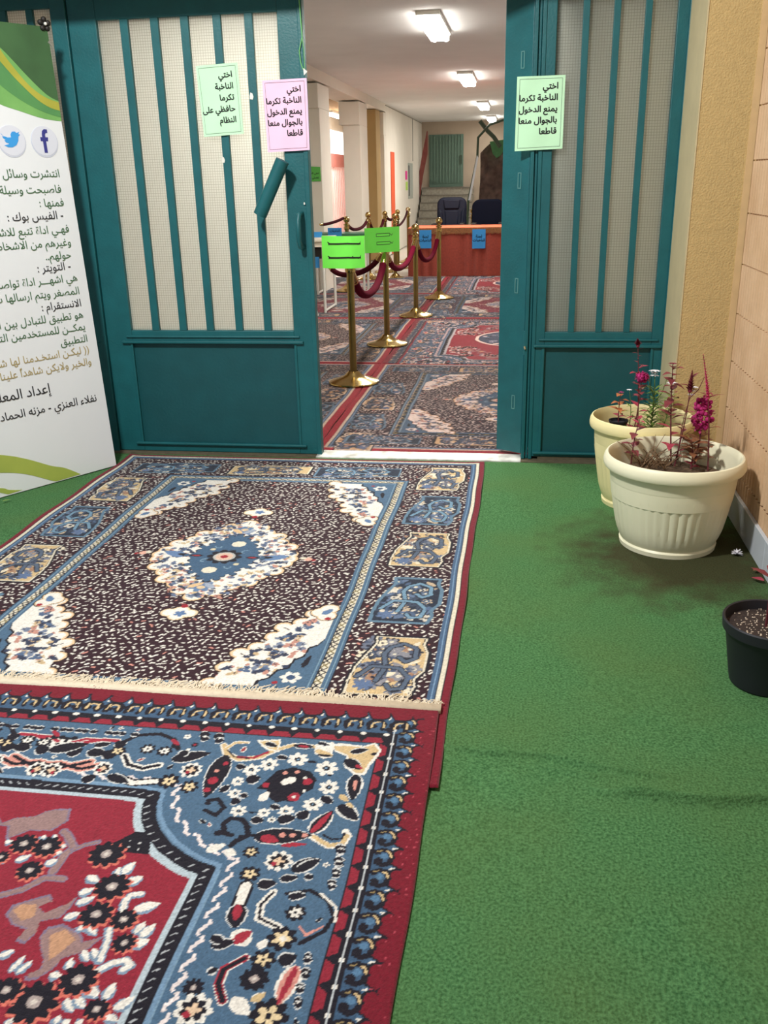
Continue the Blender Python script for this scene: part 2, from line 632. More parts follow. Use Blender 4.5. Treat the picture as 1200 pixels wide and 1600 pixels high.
PELM = mat('rose_pelmet', (196, 122, 112), 0.85, var=0.05, vscale=10)
BANW = mat('banner_white', (236, 240, 244), 0.5, var=0.01, vscale=4)
BANG = mat('banner_dark_green', (70, 110, 70), 0.5, col2=(60, 94, 60), vscale=5)
BANL = mat('banner_light_green', (132, 190, 108), 0.5, col2=(112, 170, 94), vscale=6)
BANLL = mat('banner_mid_green', (94, 156, 90), 0.5, col2=(84, 142, 88), vscale=6)
BANY = mat('banner_gold', (190, 184, 76), 0.5, col2=(168, 168, 66), vscale=6)
BANO = mat('banner_olive', (178, 192, 88), 0.5, col2=(164, 180, 84), vscale=6)
INKG = mat('green_ink', (72, 112, 76), 0.6)
INKK = mat('banner_black_ink', (40, 42, 46), 0.6)
INKT = mat('tan_ink', (182, 164, 112), 0.6)
BIRD = mat('sky_blue_ink', (62, 160, 232), 0.5)
INDIGO = mat('indigo_ink', (58, 62, 140), 0.5)
DISCW = mat('pale_disc', (224, 228, 240), 0.4)
DISCS = mat('pale_disc_rim', (206, 212, 228), 0.4)
FRINGE = mat('cream_fringe', (222, 208, 184), 0.9, var=0.08, vscale=60)
STRG = mat('green_string', (120, 190, 120), 0.7)
RIMG = mat('grey_lead', (150, 150, 140), 0.6)


def turf():
    m = bpy.data.materials.new('green_carpet_pile')
    m.use_nodes = True
    nt = m.node_tree
    N, Lk = nt.nodes, nt.links
    b = N['Principled BSDF']
    b.inputs['Roughness'].default_value = 0.95
    b.inputs['Specular IOR Level'].default_value = 0.1
    tc = N.new('ShaderNodeTexCoord')

    def noise(sc, det, e):
        n = N.new('ShaderNodeTexNoise')
        n.inputs['Scale'].default_value = sc
        n.inputs['Detail'].default_value = det
        Lk.new(tc.outputs['Object'], n.inputs['Vector'])
        r = N.new('ShaderNodeValToRGB')
        r.color_ramp.elements[0].position, r.color_ramp.elements[1].position = e
        Lk.new(n.outputs['Fac'], r.inputs['Fac'])
        return n, r
    n1, r1 = noise(150, 4, (.3, .7))
    r1.color_ramp.elements[0].color = L4((50, 90, 52))
    r1.color_ramp.elements[1].color = L4((92, 140, 90))
    n2, r2 = noise(2.2, 5, (.4, .68))
    r2.color_ramp.elements[0].color = (0, 0, 0, 1)
    r2.color_ramp.elements[1].color = (.34, .34, .34, 1)
    mx = N.new('ShaderNodeMix')
    mx.data_type = 'RGBA'
    Lk.new(r2.outputs['Color'], mx.inputs[0])
    Lk.new(r1.outputs['Color'], mx.inputs[6])
    mx.inputs[7].default_value = L4((92, 112, 62))
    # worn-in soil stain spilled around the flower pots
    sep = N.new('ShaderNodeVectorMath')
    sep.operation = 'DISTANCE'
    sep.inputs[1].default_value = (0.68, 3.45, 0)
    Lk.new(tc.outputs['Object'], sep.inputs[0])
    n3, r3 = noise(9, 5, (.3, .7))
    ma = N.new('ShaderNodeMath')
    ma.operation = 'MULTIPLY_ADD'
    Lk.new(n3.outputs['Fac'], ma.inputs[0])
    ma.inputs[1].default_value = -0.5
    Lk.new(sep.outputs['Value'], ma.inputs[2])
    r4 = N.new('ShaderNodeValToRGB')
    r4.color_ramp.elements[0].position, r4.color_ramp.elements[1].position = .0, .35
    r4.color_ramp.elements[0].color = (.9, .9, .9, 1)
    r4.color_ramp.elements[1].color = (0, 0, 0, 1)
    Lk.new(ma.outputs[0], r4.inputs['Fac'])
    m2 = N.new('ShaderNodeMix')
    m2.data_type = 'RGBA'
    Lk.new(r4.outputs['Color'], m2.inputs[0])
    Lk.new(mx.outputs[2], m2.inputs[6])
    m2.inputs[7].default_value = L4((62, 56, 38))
    Lk.new(m2.outputs[2], b.inputs['Base Color'])
    bp = N.new('ShaderNodeBump')
    bp.inputs['Strength'].default_value = 0.9
    bp.inputs['Distance'].default_value = 0.006
    Lk.new(n1.outputs['Fac'], bp.inputs['Height'])
    Lk.new(bp.outputs['Normal'], b.inputs['Normal'])
    return m


def corrugated():
    m = bpy.data.materials.new('ribbed_pink_tile')
    m.use_nodes = True
    nt = m.node_tree
    N, Lk = nt.nodes, nt.links
    b = N['Principled BSDF']
    b.inputs['Roughness'].default_value = 0.85
    tc = N.new('ShaderNodeTexCoord')
    n = N.new('ShaderNodeTexNoise')
    n.inputs['Scale'].default_value = 6
    n.inputs['Detail'].default_value = 6
    Lk.new(tc.outputs['Object'], n.inputs['Vector'])
    r = N.new('ShaderNodeValToRGB')
    r.color_ramp.elements[0].position, r.color_ramp.elements[1].position = .3, .7
    r.color_ramp.elements[0].color = L4((200, 164, 126))
    r.color_ramp.elements[1].color = L4((214, 180, 144))
    Lk.new(n.outputs['Fac'], r.inputs['Fac'])
    Lk.new(r.outputs['Color'], b.inputs['Base Color'])
    bp = N.new('ShaderNodeBump')
    n2 = N.new('ShaderNodeTexNoise')
    n2.inputs['Scale'].default_value = 90
    Lk.new(tc.outputs['Object'], n2.inputs['Vector'])
    bp.inputs['Strength'].default_value = .5
    bp.inputs['Distance'].default_value = .003
    Lk.new(n2.outputs['Fac'], bp.inputs['Height'])
    Lk.new(bp.outputs['Normal'], b.inputs['Normal'])
    return m


def obscure_glass():
    """frosted glass with a fine wire grid pressed in it"""
    m = bpy.data.materials.new('obscure_wired_glass')
    m.use_nodes = True
    nt = m.node_tree
    N, Lk = nt.nodes, nt.links
    N.remove(N['Principled BSDF'])
    out = N['Material Output']
    tc = N.new('ShaderNodeTexCoord')
    br = N.new('ShaderNodeTexBrick')
    br.offset = 0
    br.inputs['Scale'].default_value = 1
    br.inputs['Brick Width'].default_value = .0125
    br.inputs['Row Height'].default_value = .0125
    br.inputs['Mortar Size'].default_value = .0011
    br.inputs['Mortar Smooth'].default_value = .3
    br.inputs['Color1'].default_value = L4((250, 250, 244))
    br.inputs['Color2'].default_value = L4((250, 250, 244))
    br.inputs['Mortar'].default_value = L4((206, 204, 194))
    mp = N.new('ShaderNodeCombineXYZ')
    sx = N.new('ShaderNodeSeparateXYZ')
    Lk.new(tc.outputs['Object'], sx.inputs[0])
    Lk.new(sx.outputs['X'], mp.inputs['X'])
    Lk.new(sx.outputs['Z'], mp.inputs['Y'])
    Lk.new(mp.outputs[0], br.inputs['Vector'])
    d = N.new('ShaderNodeBsdfDiffuse')
    t = N.new('ShaderNodeBsdfTranslucent')
    d.inputs['Color'].default_value = L4((172, 178, 170))
    Lk.new(br.outputs['Color'], t.inputs['Color'])
    m1 = N.new('ShaderNodeMixShader')
    m1.inputs[0].default_value = .84
    Lk.new(d.outputs[0], m1.inputs[1])
    Lk.new(t.outputs[0], m1.inputs[2])
    g = N.new('ShaderNodeBsdfGlossy')
    g.inputs['Roughness'].default_value = .35
    m2 = N.new('ShaderNodeMixShader')
    m2.inputs[0].default_value = .05
    Lk.new(m1.outputs[0], m2.inputs[1])
    Lk.new(g.outputs[0], m2.inputs[2])
    bp = N.new('ShaderNodeBump')
    bp.inputs['Strength'].default_value = .15
    bp.inputs['Distance'].default_value = .002
    Lk.new(br.outputs['Fac'], bp.inputs['Height'])
    for s_ in (d, t, g):
        Lk.new(bp.outputs['Normal'], s_.inputs['Normal'])
    Lk.new(m2.outputs[0], out.inputs['Surface'])
    return m


def emitter(name, col, strength):
    m = bpy.data.materials.new(name)
    m.use_nodes = True
    b = m.node_tree.nodes['Principled BSDF']
    b.inputs['Base Color'].default_value = L4(col)
    b.inputs['Emission Color'].default_value = L4(col)
    b.inputs['Emission Strength'].default_value = strength
    return m


TURF, RIBBED, GLASS = turf(), corrugated(), obscure_glass()
TUBE = emitter('fluorescent_diffuser', (255, 250, 240), LAMP_EMIT)
DAYW = emitter('lit_window', (255, 252, 246), 1.6)


# ------------------------------------------------------------------ setting: forecourt
def struct(mb, name, m, label, cat, **k):
    o = mb.build(name, m, **k)
    return tag(o, label, cat, kind='structure')


mb = MB()
mb.box(-4.2, 1.1, -0.6, 4.8, -0.25, -0.02)
mb.box(-5.5, 3.2, 4.8, 24.9, -0.25, -0.02)
struct(mb, 'floor', HALLF, 'pale tiled floor slab under the rugs and the green carpet', 'floor', smooth=0)

# green carpet of the forecourt, with two pushed-up folds
xs = np.concatenate([np.linspace(-4.0, -2.2, 10), np.linspace(-2.1, -.3, 30), np.linspace(-.28, .93, 150)])
ys = np.concatenate([np.linspace(-.5, 1.7, 30), np.linspace(1.72, 2.2, 150), np.linspace(2.22, 4.652, 60)])
GX, GY = np.meshgrid(xs, ys)
gz = np.full(GX.shape, 0.0)


def fold(pts, h, wd):
    px = np.array([p[0] for p in pts])
    py = np.array([p[1] for p in pts])
    yc = np.interp(GX, px, py) + .006 * np.sin(GX * 23)
    env = np.clip((GX - px[0]) / .12, 0, 1) * np.clip((px[-1] + .12 - GX) / .12, 0, 1)
    return h * env * np.exp(-((GY - yc) / wd) ** 2)


gz += fold([(-.24, 2.05), (-.12, 2.045), (.14, 2.03), (.33, 1.985)], .012, .010)
gz += fold([(.0, 1.99), (.18, 1.975)], .007, .010)
gz += fold([(.18, 1.93), (.25, 1.905), (.39, 1.897), (.62, 1.911), (.95, 1.91)], .024, .015)
gz += .0012 * np.sin(GX * 7 + 2) * np.sin(GY * 6) - .0012
n1, n2 = len(xs), len(ys)
mb = MB()
vs = [(float(a), float(b), float(c)) for a, b, c in zip(GX.ravel(), GY.ravel(), gz.ravel())]
mb.add(vs, [(j * n1 + i, j * n1 + i + 1, (j + 1) * n1 + i + 1, (j + 1) * n1 + i) for j in range(n2 - 1) for i in range(n1 - 1) if not (xs[i + 1] > .70 and ys[j + 1] > 4.262)])
tag(mb.build('carpet', TURF, smooth=180), 'green felt carpet with folds covering the forecourt floor', 'carpet')

# right wall of ribbed tiles, courses .21 m high
WX = 0.932
mb = MB()
z0s = 0.2
ry = np.arange(-0.3, 4.266, 0.004)
rx = .0075 - .0075 * np.cos(2 * PI * ry / .042)
for k in range(-1, 14):
    za, zb_ = 0.205 + 0.21 * k, 0.205 + 0.21 * (k + 1) - 0.006
    za = max(za, 0.0)
    if zb_ <= za:
        continue
    prof = [(WX + a_, y) for a_, y in zip(rx, ry)]
    vs, fs = [], []
    for x, y in prof:
        vs += [(x, y, za), (x, y, zb_), (x + .02, y, zb_), (x + .02, y, za)]
    for i in range(len(prof) - 1):
        a = i * 4
        fs += [(a, a + 1, a + 5, a + 4), (a + 1, a + 2, a + 6, a + 5), (a + 3, a, a + 4, a + 7)]
    mb.add(vs, fs)
mb.box(WX + .016, WX + .25, -0.3, 4.27, 0, 3.3)
struct(mb, 'wall_right', RIBBED, 'pinkish wall of vertically ribbed tiles on the right', 'wall', smooth=60)

mb = MB()
for y in np.arange(-.3, 4.2, .4):
    mb.box(WX - .013, WX + .003, y + .001, min(y + .399, 4.262), 0.0, 0.128)
struct(mb, 'baseboard_right', SKIRT, 'white tile skirting along the ribbed right wall', 'baseboard', smooth=0, bevel=.002)

# tan pier beside the door, with its paler reveal, and the wall above the door
mb = MB()
mb.box(.702, 1.2, 4.265, 4.95, 0, 3.3)
struct(mb, 'wall_front', TANW, 'tan stucco pier to the right of the green door', 'wall', smooth=0)
mb = MB()
mb.box(-4.2, .70, 4.36, 4.95, 2.32, 3.3)
struct(mb, 'wall_above', TANW, 'stucco wall above the green door', 'wall', smooth=0)
mb = MB()
mb.box(.696, .7015, 4.262, 4.72, 0, 2.33)
struct(mb, 'trim_1', CREAMW, 'cream plaster reveal of the tan pier', 'trim', smooth=0)
mb = MB()
mb.box(WX - .026, WX + .002, 4.257, 4.268, 0, 3.3)
struct(mb, 'trim_7', mat('pale_tan_plaster', (214, 182, 134), .9, var=.05, vscale=20), 'pale plaster bead in the corner of the ribbed wall', 'trim', smooth=0)
mb = MB()
mb.box(-4.2, -3.05, 4.40, 4.95, 0, 2.33)
struct(mb, 'wall_left', TANW, 'stucco wall to the left of the doorway', 'wall', smooth=0)
# sill
mb = MB()
mb.box(-1.095, .014, 4.655, 4.80, -.02, .006)
struct(mb, 'trim_2', MARBLE, 'white marble sill in the doorway', 'trim', smooth=0, bevel=.003)
mb = MB()
mb.box(-3.05, -1.096, 4.652, 4.80, -.02, .004)
mb.box(.015, .702, 4.652, 4.80, -.02, .004)
struct(mb, 'trim_6', DIRT_SHADE, 'grimy sill under the shut leaf and the sidelight', 'trim', smooth=0)

FY = 4.70


def bead(mb_, xa, xb, z, h=.012, d=.014):
    mb_.box(xa, xb, FY - d, FY + .004, z - h / 2, z + h / 2)


def glazed(root, xa, xb, za, zb_, gxa, gxb, bars, bw, gz0, gz1, ledges, panel, m):
    """frame, panel, glass and bars of one leaf or fixed light; FY is the front plane"""
    f = MB()
    f.box(xa, gxa, FY, FY + .045, za, zb_)
    f.box(gxb, xb, FY, FY + .045, za, zb_)
    f.box(gxa, gxb, FY, FY + .045, gz1, zb_)
    f.box(gxa, gxb, FY, FY + .045, ledges[0], gz0)
    f.box(gxa, gxb, FY, FY + .045, za, panel[0])
    f.build('frame', m, root, smooth=0, bevel=.003)
    p = MB()
    p.box(gxa, gxb, FY + .014, FY + .035, panel[0], ledges[0])
    p.build('lower_panel', TEALD, root, smooth=0)
    b = MB()
    bead(b, gxa - .055, gxb + .05, ledges[0], .014, .016)
    bead(b, gxa - .03, gxb + .03, ledges[1], .010, .010)
    bead(b, gxa - .04, gxb + .04, panel[0], .012, .016)
    b.box(gxa - .012, gxa + .002, FY - .006, FY, panel[0], ledges[0])
    b.box(gxb - .002, gxb + .012, FY - .006, FY, panel[0], ledges[0])
    b.build('moulding', m, root, smooth=0, bevel=.003)
    g = MB()
    g.box(gxa - .005, gxb + .005, FY + .024, FY + .029, gz0 - .005, gz1 + .005)
    go = g.build('glass_pane', GLASS, root, smooth=0)
    for x in bars:
        q = MB()
        q.box(x - bw / 2, x + bw / 2, FY - .002, FY + .02, gz0, gz1)
        q.build('glazing_bar', m, root, smooth=0, bevel=.002)
    return go


# left leaf, shut
d1 = empty('door_1', 'shut left leaf of the teal glazed metal door', 'door', (-1.66, FY, 0), kind='structure')
glazed(d1, -2.235, -1.088, .006, 2.36, -2.093, -1.190, (-1.952, -1.798, -1.647, -1.486, -1.330), .040, .680, 2.172, (.619, .648), (.052,), TEAL)
mb = MB()
mb.box(-1.092, -1.068, FY - .006, FY + .05, .004, 2.36)
mb.build('edge_strip', TEAL, d1, smooth=0, bevel=.003)
# big pipe handle set on a slant, standing off the leaf on two pegs
pA, pB = Vector((-1.176, 4.605, 1.515)), Vector((-1.306, 4.605, 1.266))
mb = MB()
dv = (pB - pA).normalized()
mb.tube([pA, pA.lerp(pB, .5), pB], .0335, 24, cap=False)
mb.tube([pB - dv * .004, pA + dv * .004], .0285, 24, cap=False)
mb.tube([pA - dv * .001, pA + dv * .001], .033, 24)
mb.tube([pB - dv * .001, pB + dv * .001], .033, 24)
for t in (.2, .8):
    c = pA.lerp(pB, t)
    mb.tube([c, (c.x, FY + .01, c.z)], .010, 10)
o = mb.build('pipe_handle', TEAL, d1)
tag(o, 'thick slanted pipe handle')
mb = MB()
mb.tube([(-1.117, FY, 1.268), (-1.118, FY - .05, 1.262), (-1.121, FY - .068, 1.235), (-1.121, FY - .068, 1.135), (-1.118, FY - .05, 1.108), (-1.116, FY, 1.102)], .0125, 12)
tag(mb.build('pull_handle', TEAL, d1), 'small upright pull handle')

# jamb and left sidelight behind the banner
w2 = empty('window_2', 'glazed teal sidelight behind the white banner', 'window', (-2.66, FY, 0), kind='structure')
glazed(w2, -2.90, -2.318, .006, 2.36, -2.84, -2.322, (-2.712, -2.572, -2.432), .036, .68, 2.234, (.619, .648), (.052,), TEAL)
mb = MB()
mb.box(-2.318, -2.239, FY - .012, FY + .07, 0, 2.36)
mb.box(-3.05, -2.90, FY - .012, FY + .07, 0, 2.36)
mb.box(.014, .032, FY - .004, FY + .07, 0.006, 2.36)
mb.box(.034, .048, FY + .008, FY + .07, 0.006, 2.36)
mb.box(.050, .069, FY - .004, FY + .07, 0.006, 2.36)
mb.box(.692, .702, FY - .01, FY + .07, 0, 2.36)
struct(mb, 'trim_3', TEAL, 'teal door posts standing between the leaves', 'trim', smooth=0, bevel=.003)

# right sidelight
w1 = empty('window_1', 'teal sidelight with frosted glass behind the flower pots', 'window', (.38, FY, 0), kind='structure')
glazed(w1, .069, .694, .02, 2.36, .114, .642, (.243, .379, .516), .030, .676, 2.2, (.607, .638), (.042,), TEAL)
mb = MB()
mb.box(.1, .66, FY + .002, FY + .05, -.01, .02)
mb.build('sill_shadow_strip', DIRT_SHADE, w1, smooth=0)  # dark grime-coloured strip standing in for the shadow gap under the sidelight

# right leaf folded inward: only its narrow hinge side shows
d2 = empty('door_2', 'narrow open right leaf of the teal door, pushed inward', 'door', (.012, 4.73, 0), kind='structure')
a = Vector((.012, 4.725, 0))
e1 = Vector((-.132, .085, 0)).normalized()
e2 = Vector((.085, .132, 0)).normalized()
Md = Matrix(((e1.x, e2.x, 0, a.x), (e1.y, e2.y, 0, a.y), (0, 0, 1, 0), (0, 0, 0, 1)))
mb = MB()
mb.box(0, .158, 0, .045, .026, 2.36, M=Md)
mb.build('stile', TEAL, d2, smooth=0, bevel=.004)
# the rest of that leaf stands folded back behind the sidelight
FYB = 4.86
q = MB()
for (xa, xb, za, zb_) in ((.16, .26, .026, 2.36), (1.06, 1.16, .026, 2.36), (.26, 1.06, .60, .69), (.26, 1.06, 2.18, 2.36)):
    q.box(xa, xb, FYB, FYB + .045, za, zb_)
q.box(.0, .16, FYB - .02, FYB + .03, .026, 2.36)
q.build('folded_frame', TEAL, d2, smooth=0)
q = MB()
q.box(.26, 1.06, FYB + .01, FYB + .03, .026, .60)
q.build('lower_panel', TEALD, d2, smooth=0)
q = MB()
q.box(.25, 1.07, FYB + .018, FYB + .023, .68, 2.19)
q.build('glass_pane', GLASS, d2, smooth=0)
for z in (.30, .90, 1.40, 1.93):
    q = MB()
    for bx in ((.046, .050, z - .035, z + .035), (.062, .066, z - .035, z + .035), (.046, .066, z + .033, z + .037), (.046, .066, z - .037, z - .033)):
        q.box(bx[0], bx[1], -.002, .001, bx[2], bx[3], M=Md)
    tag(q.build('lock_plate', mat('pale_teal_edge', (92, 142, 140), .5), d2, smooth=0), 'pale outlined lock plate')
q = MB()
q.tube([(.016, FY + .004, .56), (.016, FY + .004, .68)], .008, 12)
q.build('hinge', TEAL, d2)
q = MB()
q.tube([(.014, FY - .008, .605), (.018, FY - .012, .59)], .005, 10)
tag(q.build('hinge_pin', mat('worn_steel', (190, 176, 140), .3, metal=.6), d2), 'shiny worn hinge pin')

